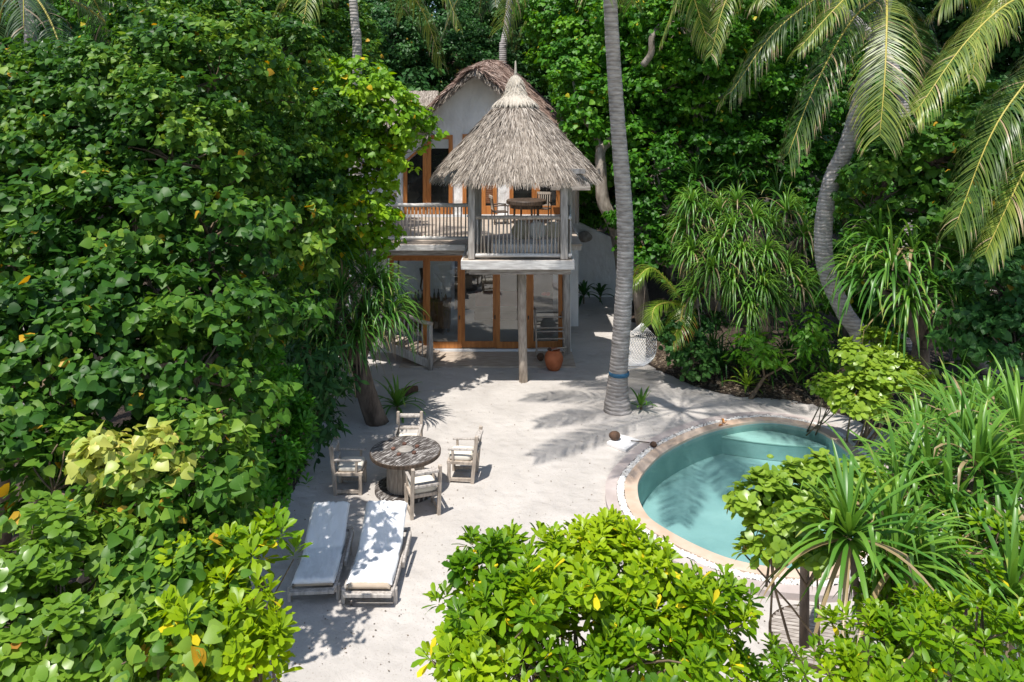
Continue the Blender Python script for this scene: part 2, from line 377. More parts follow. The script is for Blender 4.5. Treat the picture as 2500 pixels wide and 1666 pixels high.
def frond(lb, rb, pts, leaf=.75, n=70, hang=.8, tint=(.3, .7), seed=0, wd=.022, flat=0, brown=.15):
    wd = wd * .52; n = int(n * 1.45); leaf = leaf * 1.12; hang = hang * 1.15
    r = np.random.default_rng(seed); R = cat(pts, n + 10)[10:]
    full = cat(pts, 24); L = len(full)
    rb.tube(full, list(np.linspace(.032, .006, L)), 5, tint=.75)
    T = np.gradient(R, axis=0); T /= np.linalg.norm(T, axis=1, keepdims=True)
    s = np.linspace(0, 1, len(R)); LL = leaf * (np.sin(PI * np.clip(s * .70 + .14, 0, 1)) ** .8)
    base_side = np.cross(T, (0, 0, 1.)); bad = np.linalg.norm(base_side, axis=1) < .25
    if bad.any(): base_side[bad] = np.array((1., 0, 0))
    base_side /= np.linalg.norm(base_side, axis=1, keepdims=True)
    for j in range(1, len(R)):
        if (base_side[j] * base_side[j - 1]).sum() < 0: base_side[j] *= -1
    for sg in (-1, 1):
        k = 6; N = len(R); d = base_side * sg * (.9) + T * (.55 + .5 * s)[:, None] + r.normal(size=(N, 3)) * .07; d[:, 2] += .12
        d /= np.linalg.norm(d, axis=1, keepdims=True); p = R + r.normal(size=R.shape) * .004
        pts_ = np.zeros((N, k, 3)); sd_ = np.zeros((N, k, 3)); h = hang * r.uniform(.75, 1.25, N)
        for j in range(k):
            pts_[:, j] = p; sd = np.cross(d, np.cross(T, d)); sd = T - (T * d).sum(1, keepdims=True) * d
            sd /= np.linalg.norm(sd, axis=1, keepdims=True) + 1e-9; sd_[:, j] = sd
            p = p + d * (LL / (k - 1) * r.uniform(.92, 1.08, N))[:, None]
            d = d + np.array((0, 0, -1.)) * (h * (.16 + .16 * j))[:, None]; d /= np.linalg.norm(d, axis=1, keepdims=True)
        W = wd * np.array([.7, 1, 1, .8, .5, .06])[None] * np.ones((N, 1))
        t = np.repeat((tint[0] + (tint[1] - tint[0]) * r.random(N))[:, None], k, 1); br = r.random(N) < brown; t[br, -2:] = 1; t[r.random(N) < brown * .2] = 1
        lb.strips(pts_, sd_, W, t)

def palm(label, base, trunk_pts, radii, fronds, lm, group=None, name='coconut_palm', rings=True, mtr=None, heart=True, cat_='palm tree'):
    base = np.array(base, float); t = thing(name, label, cat_, base, group)
    if trunk_pts is not None:
        R = cat(trunk_pts, 150); rad = np.interp(np.linspace(0, 1, 150), np.linspace(0, 1, len(radii)), radii)
        rad = rad * (1 + np.where(np.arange(150) % 2 == 0, .022, -.012)) * (1 + np.random.default_rng(3).normal(size=150) * .012)
        b = MB(); b.tube(R, list(rad), 20); b.build('trunk', mtr or M_palm, t, smooth=True)
    for i, (pts, kw) in enumerate(fronds):
        lb = LB(); rb = MB(); frond(lb, rb, pts, seed=i * 7 + int(abs(base[0]) * 3), **kw)
        f = lb.build('frond', lm, t); rb.build('rachis', M_rachis, f, smooth=True)
    return t

# ---------------------------------------------------------------- materials
M_bark = mat('bark', (.06, .045, .035), (.18, .14, .11), .9, 5, (1, 1, .35), .8, 14, dist=.05)
M_barkL = mat('pale_bark', (.16, .13, .10), (.36, .31, .26), .9, 6, (1, 1, .35), .7, 14, dist=.05)
M_twig = mat('twig_bark', (.10, .07, .045), (.22, .16, .10), .8, 10, (1, 1, 1), .2)
M_rachis = mat('rachis', (.42, .36, .06), (.50, .42, .10), .5, 8, (1, 1, 1), 0)
M_dead = leafmat('dead_leaf', [(0, (.10, .075, .05)), (.5, (.22, .17, .12)), (1, (.36, .30, .23))], .8, .15, .2)
M_sandw = None
def palm_bark():
    m = mat('palm_bark', (.27, .245, .225), (.50, .46, .43), .9, 4, (1, 1, 3.0), .5, 9, dist=.02)
    t = m.node_tree; N, L = t.nodes, t.links; b = N['Principled BSDF']
    tc = N.new('ShaderNodeTexCoord'); wv = N.new('ShaderNodeTexWave'); wv.wave_type = 'BANDS'; wv.bands_direction = 'Z'
    wv.inputs['Scale'].default_value = 3.6; wv.inputs['Distortion'].default_value = 2.5; wv.inputs['Detail'].default_value = 3; wv.inputs['Detail Scale'].default_value = 1.4
    L.new(tc.outputs['Object'], wv.inputs[0])
    old = b.inputs['Base Color'].links[0].from_socket; mx = N.new('ShaderNodeMix'); mx.data_type = 'RGBA'; mx.blend_type = 'MULTIPLY'; mx.inputs[0].default_value = .6
    r = N.new('ShaderNodeValToRGB'); r.color_ramp.elements[0].position = .05; r.color_ramp.elements[1].position = .35
    r.color_ramp.elements[0].color = (.62, .59, .57, 1); r.color_ramp.elements[1].color = (1, 1, 1, 1)
    L.new(wv.outputs[0], r.inputs[0]); L.new(old, mx.inputs[6]); L.new(r.outputs[0], mx.inputs[7]); L.new(mx.outputs[2], b.inputs['Base Color'])
    bp = N.new('ShaderNodeBump'); bp.inputs['Strength'].default_value = .5; bp.inputs['Distance'].default_value = .02
    L.new(wv.outputs[0], bp.inputs['Height']); oldn = b.inputs['Normal'].links[0].from_socket; L.new(oldn, bp.inputs['Normal']); L.new(bp.outputs[0], b.inputs['Normal'])
    return m
M_palm = palm_bark()
g = lambda *a: tuple(a)
M_hib = leafmat('hibiscus_leaf', [(0, (.018, .065, .009)), (.35, (.038, .120, .013)), (.7, (.085, .200, .020)), (.9, (.20, .33, .035)), (1, (.60, .36, .03))], .45, .32, .28)
M_hibY = leafmat('pale_hibiscus_leaf', [(0, (.14, .27, .03)), (.5, (.34, .42, .06)), (.9, (.55, .54, .12)), (1, (.70, .60, .16))], .42, .3, .5)
M_brt = leafmat('bright_leaf', [(0, (.08, .20, .012)), (.4, (.16, .34, .016)), (.9, (.30, .48, .02)), (1, (.70, .50, .02))], .45, .36, .3)
M_sca = leafmat('glossy_leaf', [(0, (.04, .13, .005)), (.45, (.13, .27, .006)), (.9, (.32, .45, .010)), (1, (.75, .60, .02))], .38, .36, .3)
M_scaD = leafmat('dark_glossy_leaf', [(0, (.022, .10, .010)), (.5, (.05, .19, .014)), (.9, (.09, .28, .02)), (1, (.2, .3, .02))], .38, .28, .3)
M_sea = leafmat('round_leaf', [(0, (.09, .20, .015)), (.5, (.17, .31, .03)), (.9, (.27, .40, .04)), (1, (.45, .20, .04))], .33, .35, .5)
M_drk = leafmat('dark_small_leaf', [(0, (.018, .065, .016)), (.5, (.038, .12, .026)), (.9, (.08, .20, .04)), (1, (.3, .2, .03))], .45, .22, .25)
M_mid = leafmat('canopy_leaf', [(0, (.028, .11, .010)), (.5, (.068, .22, .014)), (.9, (.17, .37, .025)), (1, (.55, .46, .03))], .45, .32, .28)
M_strap = leafmat('strap_leaf', [(0, (.028, .11, .018)), (.5, (.075, .21, .025)), (.88, (.20, .37, .045)), (.95, (.34, .33, .08)), (1, (.36, .27, .14))], .38, .28, .5)
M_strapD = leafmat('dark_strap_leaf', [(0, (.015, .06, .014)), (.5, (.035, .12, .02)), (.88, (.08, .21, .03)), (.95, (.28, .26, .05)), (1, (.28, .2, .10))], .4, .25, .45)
M_frond = leafmat('frond_leaf', [(0, (.035, .08, .02)), (.35, (.09, .155, .03)), (.7, (.20, .27, .045)), (.9, (.33, .37, .07)), (1, (.50, .38, .22))], .38, .3, .5)
M_frondD = leafmat('dark_frond_leaf', [(0, (.03, .065, .028)), (.5, (.07, .13, .045)), (.9, (.16, .21, .06)), (1, (.36, .28, .18))], .35, .25, .6)
M_wood = mat('weathered_wood', (.32, .285, .255), (.54, .495, .45), .85, 4, (6, 6, .8), .4, 20, dist=.01)
M_woodL = mat('sun_bleached_wood', (.50, .475, .45), (.76, .735, .70), .85, 4, (.8, 6, 6), .4, 16, dist=.01)
M_woodB = mat('brown_weathered_wood', (.33, .275, .225), (.52, .445, .37), .8, 5, (4, 4, 1), .3, 18, dist=.008)
M_woodX = mat('weathered_beam', (.22, .185, .16), (.50, .45, .40), .85, 4, (.7, 6, 6), .4, 16, dist=.01)
M_deck = mat('deck_boards', (.34, .27, .21), (.52, .44, .36), .8, 5, (.6, 7, 1), .3, 20, dist=.01)
M_or = mat('orange_timber', (.38, .135, .035), (.52, .21, .06), .45, 3, (5, 5, .7), .1, 20, dist=.003)
M_orH = mat('orange_rail_timber', (.38, .135, .035), (.52, .21, .06), .45, 3, (.7, 5, 5), .1, 20, dist=.003)
M_wall = mat('white_plaster', (.69, .685, .67), (.82, .82, .81), .9, 1.6, (1, 1, .6), .9, 3.5, dist=.10, contrast=(.28, .55), detail=8)
M_base = mat('painted_board', (.72, .73, .74), (.8, .8, .8), .7, 2, (1, 1, 1), .1, 6)
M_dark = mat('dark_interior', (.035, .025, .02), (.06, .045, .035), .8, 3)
M_dwood = mat('dark_furniture_wood', (.04, .028, .02), (.10, .07, .05), .5, 4, (5, 1, 1), .2, 20, dist=.005)
M_side = mat('sideboard_wood', (.20, .10, .04), (.34, .18, .07), .5, 4, (5, 1, 1), .2, 20, dist=.005)
M_cush = mat('cream_cushion', (.68, .63, .54), (.78, .74, .66), .95, 3, (1, 1, 1), .4, 9, dist=.02)
M_tow = mat('white_towel', (.80, .80, .80), (.86, .86, .86), .95, 3, (2.5, 1, 1), .9, 5, dist=.03)
M_terra = mat('terracotta', (.36, .10, .035), (.48, .15, .06), .75, 5, (1, 1, 1), .2, 20)
M_coco = mat('coconut_shell', (.05, .03, .02), (.14, .075, .045), .8, 8, (1, 1, 1), .5, 20)
M_stone = mat('grey_stone', (.22, .20, .18), (.42, .39, .35), .9, 5, (1, 1, 1), .6, 14)
M_marble = mat('white_marble', (.72, .71, .70), (.82, .81, .80), .6, 3, (1, 1, 1), .05)
M_rope = mat('white_rope', (.72, .72, .72), (.8, .8, .8), .9, 8, bump=0)
M_blue = mat('blue_strap', (.02, .09, .17), (.04, .14, .24), .7, 8, bump=.2)
M_pebble = mat('white_pebble', (.66, .62, .56), (.84, .82, .78), .7, 12, bump=.1)
M_thatch = leafmat('thatch_straw', [(0, (.13, .105, .085)), (.5, (.36, .31, .26)), (1, (.58, .52, .45))], .9, .08, .15, 1)
M_thR = leafmat('aged_thatch', [(0, (.15, .095, .075)), (.5, (.33, .23, .185)), (1, (.50, .40, .34))], .9, .08, .15, 1)
M_thbase = mat('thatch_base', (.14, .115, .095), (.24, .20, .165), .95, 9, (6, 6, 1), .8, 20)
M_cap = mat('thatch_cap', (.34, .30, .24), (.52, .47, .40), .9, 5, (9, 9, .6), .8, 14, dist=.03)
M_red = mat('reflection_red', (.55, .03, .03), (.6, .05, .04), .3, 5, bump=0)  # colour of the red reflection, modelled as solid ovals

def glass(name, fac=.07, tint=(.95, .97, .96)):
    m = bpy.data.materials.new(name); m.use_nodes = True; t = m.node_tree; N, L = t.nodes, t.links; N.remove(N['Principled BSDF'])
    tr = N.new('ShaderNodeBsdfTransparent'); tr.inputs[0].default_value = (*tint, 1); gl = N.new('ShaderNodeBsdfGlossy'); gl.inputs['Roughness'].default_value = .01
    fr = N.new('ShaderNodeFresnel'); fr.inputs[0].default_value = 1.5; ma = N.new('ShaderNodeMath'); ma.operation = 'ADD'; ma.inputs[1].default_value = fac; ma.use_clamp = True
    mx = N.new('ShaderNodeMixShader'); L.new(fr.outputs[0], ma.inputs[0]); L.new(ma.outputs[0], mx.inputs[0]); L.new(tr.outputs[0], mx.inputs[1]); L.new(gl.outputs[0], mx.inputs[2])
    L.new(mx.outputs[0], N['Material Output'].inputs[0]); return m
M_glass = glass('window_glass')
def water_mat():
    m = glass('pool_water', .0, (.73, .87, .88)); t = m.node_tree; N, L = t.nodes, t.links
    fr = [n for n in N if n.type == 'FRESNEL'][0]; fr.inputs[0].default_value = 1.33
    nz = N.new('ShaderNodeTexNoise'); nz.inputs['Scale'].default_value = 3; nz.inputs['Detail'].default_value = 3; tc = N.new('ShaderNodeTexCoord'); L.new(tc.outputs['Object'], nz.inputs['Vector'])
    bp = N.new('ShaderNodeBump'); bp.inputs['Strength'].default_value = .5; bp.inputs['Distance'].default_value = .05; L.new(nz.outputs[0], bp.inputs['Height'])
    for n in N:
        if n.type in ('FRESNEL', 'BSDF_GLOSSY'): L.new(bp.outputs[0], n.inputs['Normal'])
    return m
M_water = water_mat()
M_pool = mat('pool_plaster', (.29, .42, .41), (.40, .53, .51), .8, 1.6, (1, 1, 1), .1, 6, contrast=(.3, .7))
M_step = mat('lit_step_plaster', (.44, .57, .51), (.50, .64, .58), .8, 2.2, (1, 1, 1), .1, 6)  # paler than the basin: sunlight on the step tops put into the colour
M_cop1 = mat('pale_coping', (.42, .355, .33), (.52, .45, .42), .75, 3, (1, 1, 1), .15, 9, dist=.01)
M_cop2 = mat('sandstone_coping', (.50, .36, .26), (.62, .49, .39), .7, 2.5, (1, 1, 1), .15, 9, dist=.01)

def sand_mat():
    m = bpy.data.materials.new('sand'); t, b = link_nodes(m); N, L = t.nodes, t.links
    b.inputs['Roughness'].default_value = .95; b.inputs['Specular IOR Level'].default_value = .15
    tc = N.new('ShaderNodeTexCoord')
    def noise(sc, det=6, stretch=(1, 1, 1), rot=0):
        mp = N.new('ShaderNodeMapping'); mp.inputs['Scale'].default_value = stretch; mp.inputs['Rotation'].default_value = (0, 0, rot)
        n = N.new('ShaderNodeTexNoise'); n.inputs['Scale'].default_value = sc; n.inputs['Detail'].default_value = det
        L.new(tc.outputs['Object'], mp.inputs[0]); L.new(mp.outputs[0], n.inputs['Vector']); return n
    big = noise(.9, 8); big.inputs['Distortion'].default_value = .6; r = N.new('ShaderNodeValToRGB'); r.color_ramp.elements[0].position = .3; r.color_ramp.elements[1].position = .7
    r.color_ramp.elements[0].color = (.43, .40, .37, 1); r.color_ramp.elements[1].color = (.53, .495, .46, 1); L.new(big.outputs[0], r.inputs[0])
    sp = noise(35, 3); r2 = N.new('ShaderNodeValToRGB'); r2.color_ramp.elements[0].position = .27; r2.color_ramp.elements[1].position = .40
    r2.color_ramp.elements[0].color = (.62, .56, .5, 1); r2.color_ramp.elements[1].color = (1, 1, 1, 1); L.new(sp.outputs[0], r2.inputs[0])
    mx = N.new('ShaderNodeMix'); mx.data_type = 'RGBA'; mx.blend_type = 'MULTIPLY'; mx.inputs[0].default_value = .8; L.new(r.outputs[0], mx.inputs[6]); L.new(r2.outputs[0], mx.inputs[7])
    L.new(mx.outputs[2], b.inputs['Base Color'])
    a = noise(2.6, 8); a.inputs['Distortion'].default_value = 1.6; c = noise(9, 8); d0 = N.new('ShaderNodeTexVoronoi'); d0.feature = 'SMOOTH_F1'; d0.inputs['Scale'].default_value = 3.2; d0.inputs['Randomness'].default_value = 1
    L.new(tc.outputs['Object'], d0.inputs['Vector']); dr = N.new('ShaderNodeValToRGB'); dr.color_ramp.elements[0].position = .05; dr.color_ramp.elements[1].position = .42; L.new(d0.outputs['Distance'], dr.inputs[0]); d = dr
    m1 = N.new('ShaderNodeMath'); m1.operation = 'MULTIPLY_ADD'; m1.inputs[1].default_value = .35; L.new(c.outputs[0], m1.inputs[0]); L.new(a.outputs[0], m1.inputs[2])
    m2 = N.new('ShaderNodeMath'); m2.operation = 'ADD'; L.new(m1.outputs[0], m2.inputs[0]); L.new(d.outputs[0], m2.inputs[1])
    bp = N.new('ShaderNodeBump'); bp.inputs['Strength'].default_value = .42; bp.inputs['Distance'].default_value = .07; L.new(m2.outputs[0], bp.inputs['Height']); L.new(bp.outputs[0], b.inputs['Normal'])
    return m
M_sand = sand_mat()
M_soil = mat('leaf_litter_soil', (.025, .018, .012), (.09, .062, .045), .95, 18, (1, 1, 1), .9, 30, dist=.04)

# ---------------------------------------------------------------- ground and pool outline
def spline_closed(pts, n):
    pts = [np.array(p, float) for p in pts]; m = len(pts); out = []
    for q in np.linspace(0, m, n, endpoint=False):
        i = int(q); t = q - i; a, b, c, d = [pts[(i + k) % m] for k in (-1, 0, 1, 2)]
        out.append(.5 * ((2 * b) + (-a + c) * t + (2 * a - 5 * b + 4 * c - d) * t * t + (-a + 3 * b - 3 * c + d) * t ** 3))
    return np.array(out)
def offset(c, d):
    T = np.roll(c, -1, 0) - np.roll(c, 1, 0); T /= np.linalg.norm(T, axis=1, keepdims=True)
    Nn = np.stack([-T[:, 1], T[:, 0]], 1)      # for a curve running clockwise in plan this points outward
    return c + Nn * d * ORI
ZP = .10
z4 = lambda x, y: (1400 + x / 2.851, 950 + y / 2.851)
outer_px = [(222, 720), (240, 610), (330, 495), (480, 375), (740, 255), (1030, 182), (1310, 158), (1600, 192), (1860, 270), (2060, 400), (2230, 560), (2330, 800), (2290, 1080), (2120, 1310), (1880, 1430), (1560, 1425), (1250, 1385), (980, 1315), (720, 1205), (480, 1070), (320, 950), (245, 830)]
oc = np.array([G(*z4(x, y), ZP)[:2] for x, y in outer_px]); ORI = 1
oc = spline_closed(oc, 220)
area = .5 * np.sum(oc[:, 0] * np.roll(oc[:, 1], -1) - np.roll(oc[:, 0], -1) * oc[:, 1]); ORI = 1 if area > 0 else -1   # offset(+) = inward
c0 = oc; c1 = offset(oc, .21); c2 = offset(oc, .36); c3 = offset(oc, .60)
for _ in range(3): c3 = (np.roll(c3, 1, 0) + c3 * 2 + np.roll(c3, -1, 0)) / 4
def ring(mb, a, b, z, zb_out=None, zb_in=None):
    n = len(a); V = [(*p, z) for p in a] + [(*p, z) for p in b]; fs = [(i, (i + 1) % n, n + (i + 1) % n, n + i) for i in range(n)]
    if zb_out is not None:
        k = len(V); V += [(*p, zb_out) for p in a]; fs += [(i, k + i, k + (i + 1) % n, (i + 1) % n) for i in range(n)]
    if zb_in is not None:
        k = len(V); V += [(*p, zb_in) for p in b]; fs += [(n + i, n + (i + 1) % n, k + (i + 1) % n, k + i) for i in range(n)]
    return mb.add(V, fs)
# ground: one sheet with a hole where the pool is
import bmesh
def ground_sheet():
    bm = bmesh.new(); ext = [(-200, -60), (200, -60), (200, 340), (-200, 340)]
    hole = offset(oc, .1)
    vo = [bm.verts.new((x, y, 0)) for x, y in ext]; vi = [bm.verts.new((x, y, 0)) for x, y in hole]
    es = [bm.edges.new((vo[i], vo[(i + 1) % 4])) for i in range(4)] + [bm.edges.new((vi[i], vi[(i + 1) % len(vi)])) for i in range(len(vi))]
    bmesh.ops.triangle_fill(bm, use_beauty=True, use_dissolve=False, edges=es)
    for f in bm.faces:
        if f.normal.z < 0: f.normal_flip()
    me = bpy.data.meshes.new('ground'); bm.to_mesh(me); bm.free(); me.materials.append(M_sand)
    o = bpy.data.objects.new('ground', me); C.objects.link(o); tag(o, kind='structure')
ground_sheet()
# leaf-litter beds under the planting
def bed(name, poly, n=120, z=.006):
    c = spline_closed(poly, n); c += rng.normal(size=c.shape) * .03
    MB().add([(x, y, z) for x, y in c], [tuple(range(n))]).build(name, M_soil, loc=None) .__setitem__('kind', 'structure')
bp_ = [G(x, y)[:2] for x, y in [(1575, 800), (1580, 880), (1640, 918), (1700, 945), (1800, 968), (1900, 975), (1990, 990), (2080, 1022), (2200, 1060)]]
bed('planting_bed', bp_ + [(11.5, 16.5), (22, 14), (26, 26), (8, 32), (4.2, 27)])
bl_ = [G(x, y)[:2] for x, y in [(800, 1000), (765, 1080), (725, 1180), (670, 1260)]]
bed('planting_bed', bl_ + [(-4.2, 11), (-3.9, 9), (-3.5, 7), (-12, 4), (-20, 12), (-14, 22), (-6.5, 22), (-5.0, 19)], z=.008)

ff = MB()
def flat(poly, z): ff.add([(x, y, z) for x, y in poly], [tuple(range(len(poly)))])
flat([(-90, 28.5), (-6.4, 28.5), (-6.4, 34), (4.6, 34), (4.6, 31.2), (90, 31.2), (90, 200), (-90, 200)], .012)
flat([(20, -5), (90, -5), (90, 31), (14, 31), (14, 27), (20, 20)], .012); flat([(-90, -5), (-15, -5), (-15, 28.4), (-90, 28.4)], .012); flat([(-14.9, 21.5), (-6.2, 21.5), (-6.2, 28.4), (-14.9, 28.4)], .004)
ff.build('forest_floor', M_soil)['kind'] = 'structure'
# pool
pool = thing('swimming_pool', 'curved teal plunge pool with sandstone rim and pebble channel', 'pool', (float(oc[:, 0].mean()), float(oc[:, 1].mean()), 0))
ring(MB(), c0, c1, ZP, -.05, ZP - .05).build('outer_coping', M_cop1, pool)
ring(MB(), c2, c3, ZP + .02, ZP - .05, ZP - .03).build('inner_coping', M_cop2, pool)
ring(MB(), offset(oc, .205), offset(oc, .365), ZP - .045).build('channel_floor', M_stone, pool)
b = MB(); n = len(c3); ci = offset(c3, .0)
V = [(*p, ZP - .031) for p in c3] + [(*p, -.48) for p in c3]
b.add(V, [(i, (i + 1) % n, n + (i + 1) % n, n + i) for i in range(n)]); b.add([(*p, -.48) for p in c3], [tuple(range(n))])
b.build('basin', M_pool, pool)
def lens(p0, p1, bulge1, bulge2, z0, z1, k=24):
    p0, p1 = np.array(p0), np.array(p1); t = np.linspace(0, 1, k); d = p1 - p0; nn = np.array((-d[1], d[0])); nn = nn / np.linalg.norm(nn)
    A = p0 + np.outer(t, d) + np.outer(np.sin(PI * t) ** .8 * bulge1, nn); B = p0 + np.outer(t, d) + np.outer(np.sin(PI * t) ** .8 * bulge2, nn)
    poly = list(map(tuple, A)) + list(map(tuple, B[::-1][1:-1])); return MB().prism(poly, z0, z1)
W0 = .055
s0, s1 = G(*z4(945, 325), -.12)[:2], G(*z4(1765, 410), -.12)[:2]
lens(s0, s1, .55, -.14, -.13, -.09).build('step', M_step, pool, bevel=.01); lens(s0, s1, .54, -.13, -.47, -.132).build('step_riser', M_pool, pool)  # risers keep the darker basin colour as painted shade below the sunlit tops
s0, s1 = G(*z4(1060, 400), -.38)[:2], G(*z4(1640, 452), -.38)[:2]
lens(s0, s1, .3, -.22, -.31, -.27).build('step', M_step, pool, bevel=.01); lens(s0, s1, .29, -.21, -.47, -.312).build('step_riser', M_pool, pool)
wo = MB().add([(*p, W0) for p in offset(c3, -.01)], [tuple(range(n))]).build('pool_water', M_water); wo['kind'] = 'structure'
if wo.data.polygons[0].normal.z < 0: wo.data.flip_normals()
# pebbles
pb = MB(); r = random.Random(4); u = np.random.default_rng(5)
ico = bpy.data.meshes.new('tmp'); bm = bmesh.new(); bmesh.ops.create_icosphere(bm, subdivisions=1, radius=1); IV = np.array([v.co[:] for v in bm.verts]); IF = [tuple(v.index for v in f.verts) for f in bm.faces]; bm.free(); bpy.data.meshes.remove(ico)
lbp = LB()
N_ = 4200; seg = u.integers(0, len(oc), N_); tt = u.random(N_); a_ = offset(oc, .23); b2_ = offset(oc, .345); wq = u.random(N_)
pa = a_[seg] * (1 - wq)[:, None] + b2_[seg] * wq[:, None]; pn = np.roll(a_, -1, 0)[seg] * (1 - wq)[:, None] + np.roll(b2_, -1, 0)[seg] * wq[:, None]
pos = pa * (1 - tt)[:, None] + pn * tt[:, None]; pos = np.column_stack([pos, ZP - .02 + u.random(N_) * .03])
axx = u.normal(size=(N_, 3)); axx[:, 2] *= .3
lbp.put((IV * np.array((1, 1, .7)), IF), pos, axx, np.tile((0, 0, 1.), (N_, 1)) + u.normal(size=(N_, 3)) * .3, u.uniform(.014, .032, N_), u.random(N_))
tag(lbp.build('pebbles', M_pebble), 'white pebbles filling the channel round the pool', 'pebbles', kind='stuff')

# ---------------------------------------------------------------- the villa
DF, DB, DS, DU, ZF = 22.7, 21.75, 19.15, 28.06, 3.45
villa = thing('villa', 'white plastered two storey villa with thatched roofs, orange timber doors and pavilion balcony', 'house', (-1.2, DF, 0))
def X(px, D): return (px - 1250) * D / F
def Z(py, D): return H - (py - YH) * D / F
# lower storey: room shell
xL, xR = X(944, DF), X(1376, DF)
b = MB(); b.bx(xL - .6, xL, DF, DF + .3, -.05, 3.25); b.bx(xL, xR + .22, DF, DF + .25, 3.02, 3.25); b.bx(xR, xR + .22, DF + .0, DF + .25, -.05, 3.02)
b.bx(xL - .6, xL - .3, DF + .3, 28, -.05, .5); b.bx(xL - .6, xL - .3, DF + .3, 24.2, .5, 3.25); b.bx(xR - .05, xR + .22, DF + .25, 25, -.05, 3.25)
b.build('lower_wall', M_wall, villa, bevel=.02)
MB().bx(xL - .29, xR - .06, DF + .26, 28, -.02, .08).build('room_floor', mat('polished_floor', (.66, .64, .60), (.72, .70, .66), .5, 2, bump=0), villa)
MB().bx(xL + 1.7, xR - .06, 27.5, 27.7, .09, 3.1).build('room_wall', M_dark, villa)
MB().bx(X(975, 25.3), X(1100, 25.3), 25.3, 25.45, .09, 3.0).build('partition', mat('lime_wash', (.84, .86, .88), (.88, .89, .90), .9, 3, bump=.2), villa)
MB().bx(xL - .02, xR + .24, DF - .06, DF - .005, .0, .11).build('skirting_board', M_base, villa)
MB().bx(xL - .28, xR - .07, DF + .27, 27.45, 3.12, 3.2).build('ceiling', M_wall, villa)
# orange sliding doors
zt, zb = Z(624, DF), .12
header = MB().bx(xL, xR, DF - .04, DF + .1, 3.02 - .14, 3.02).build('door_header', M_orH, villa)
st = [X(v, DF) for v in (950, 1041, 1126, 1212, 1294, 1372)]
for i in range(5):
    a, c = st[i] - (0.02 if i else 0), st[i + 1] + .02; y0 = DF + (.0 if i % 2 else .055)
    fr = MB(); fr.bx(a, a + .13, y0, y0 + .05, zb, 2.87); fr.bx(c - .13, c, y0, y0 + .05, zb, 2.87); fr.bx(a + .13, c - .13, y0 + .001, y0 + .049, zb, zb + .2); fr.bx(a + .13, c - .13, y0 + .001, y0 + .049, 2.78, 2.87)
    d_ = fr.build('sliding_door', M_or, villa, bevel=.004)
    MB().bx(a + .125, c - .125, y0 + .022, y0 + .028, zb + .19, 2.79).build('pane', M_glass, d_)
    MB().bx(c - .09, c - .05, y0 - .02, y0 - .001, 1.0, 1.12).build('handle', M_dwood, d_, bevel=.004)
# corner post & beams
MB().tube([(X(1384, 22.45), 22.45, 0), (X(1383, 22.45), 22.45, 3.2)], .11, 12).build('corner_post', M_wood, villa, smooth=True)
MB().bx(X(905, DB), X(1143, DB), DB + .12, DB + .3, 3.1, 3.255).build('balcony_beam', M_woodX, villa, bevel=.01)
# balcony floor: boards
bd = MB(); x0, x1 = X(890, DB), 2.05
yy = DB
while yy < DU:
    bd.bx(x0, x1, yy, yy + .135, ZF - .05, ZF); yy += .142
bd.build('balcony_deck', M_deck, villa, bevel=.006)
MB().bx(x0 + .02, x1 - .02, DB + .08, DU + .2, 3.26, ZF - .055).build('balcony_slab', M_wood, villa)
MB().bx(x0 - .03, -1.36, DB - .05, DB - .004, 3.27, ZF - .01).build('fascia', M_woodL, villa, bevel=.008)
# pavilion platform
xa, xb = X(1125, DS), X(1403, DS)
bd = MB(); yy = DS + .05
while yy < DB - .12: bd.bx(xa + .04, xb - .04, yy, yy + .135, ZF - .06, ZF - .005); yy += .142
bd.build('pavilion_deck', M_deck, villa, bevel=.006)
f_ = MB(); f_.bx(xa, xb, DS, DS + .05, Z(659, DS), ZF); f_.bx(xa, xa + .04, DS + .051, DB - .06, Z(659, DS), ZF); f_.bx(xb - .04, xb, DS + .051, DB - .06, Z(659, DS), ZF)
f_.build('platform_fascia', M_woodL, villa, bevel=.008)
MB().bx(xa + .06, xb - .06, DS + .3, DB + .05, Z(659, DS) + .02, ZF - .065).build('platform_slab', M_wood, villa)
MB().bx(xa + .2, xb - .08, DS + .22, DS + .4, Z(675, DS), Z(659, DS) + .015).build('platform_beam', M_woodX, villa, bevel=.01)
MB().bx(xa + .12, xa + .3, DS + .42, DB + .05, Z(675, DS), Z(659, DS) + .015).build('platform_beam', M_wood, villa, bevel=.01)
MB().bx(xb - .3, xb - .12, DS + .42, DB + .7, Z(675, DS), Z(659, DS) + .015).build('platform_beam', M_wood, villa, bevel=.01)
cb = G(1275, 932)
MB().tube([(cb[0] + .03, cb[1], -.05), (cb[0] + .02, cb[1], .6), (cb[0], cb[1], 1.6), (cb[0] - .01, cb[1], 2.4), (cb[0] - .03, cb[1], 3.06)], [.118, .116, .118, .114, .108], 20).build('column', M_woodB, villa, smooth=True)
# ground deck
b = MB(); yy = G(1250, 896, .03)[1]
while yy < DF - .07: b.bx(xL + .6, xR + .25, yy, yy + .19, -.01, .045); yy += .197
b.build('terrace_deck', M_deck, villa, bevel=.005)
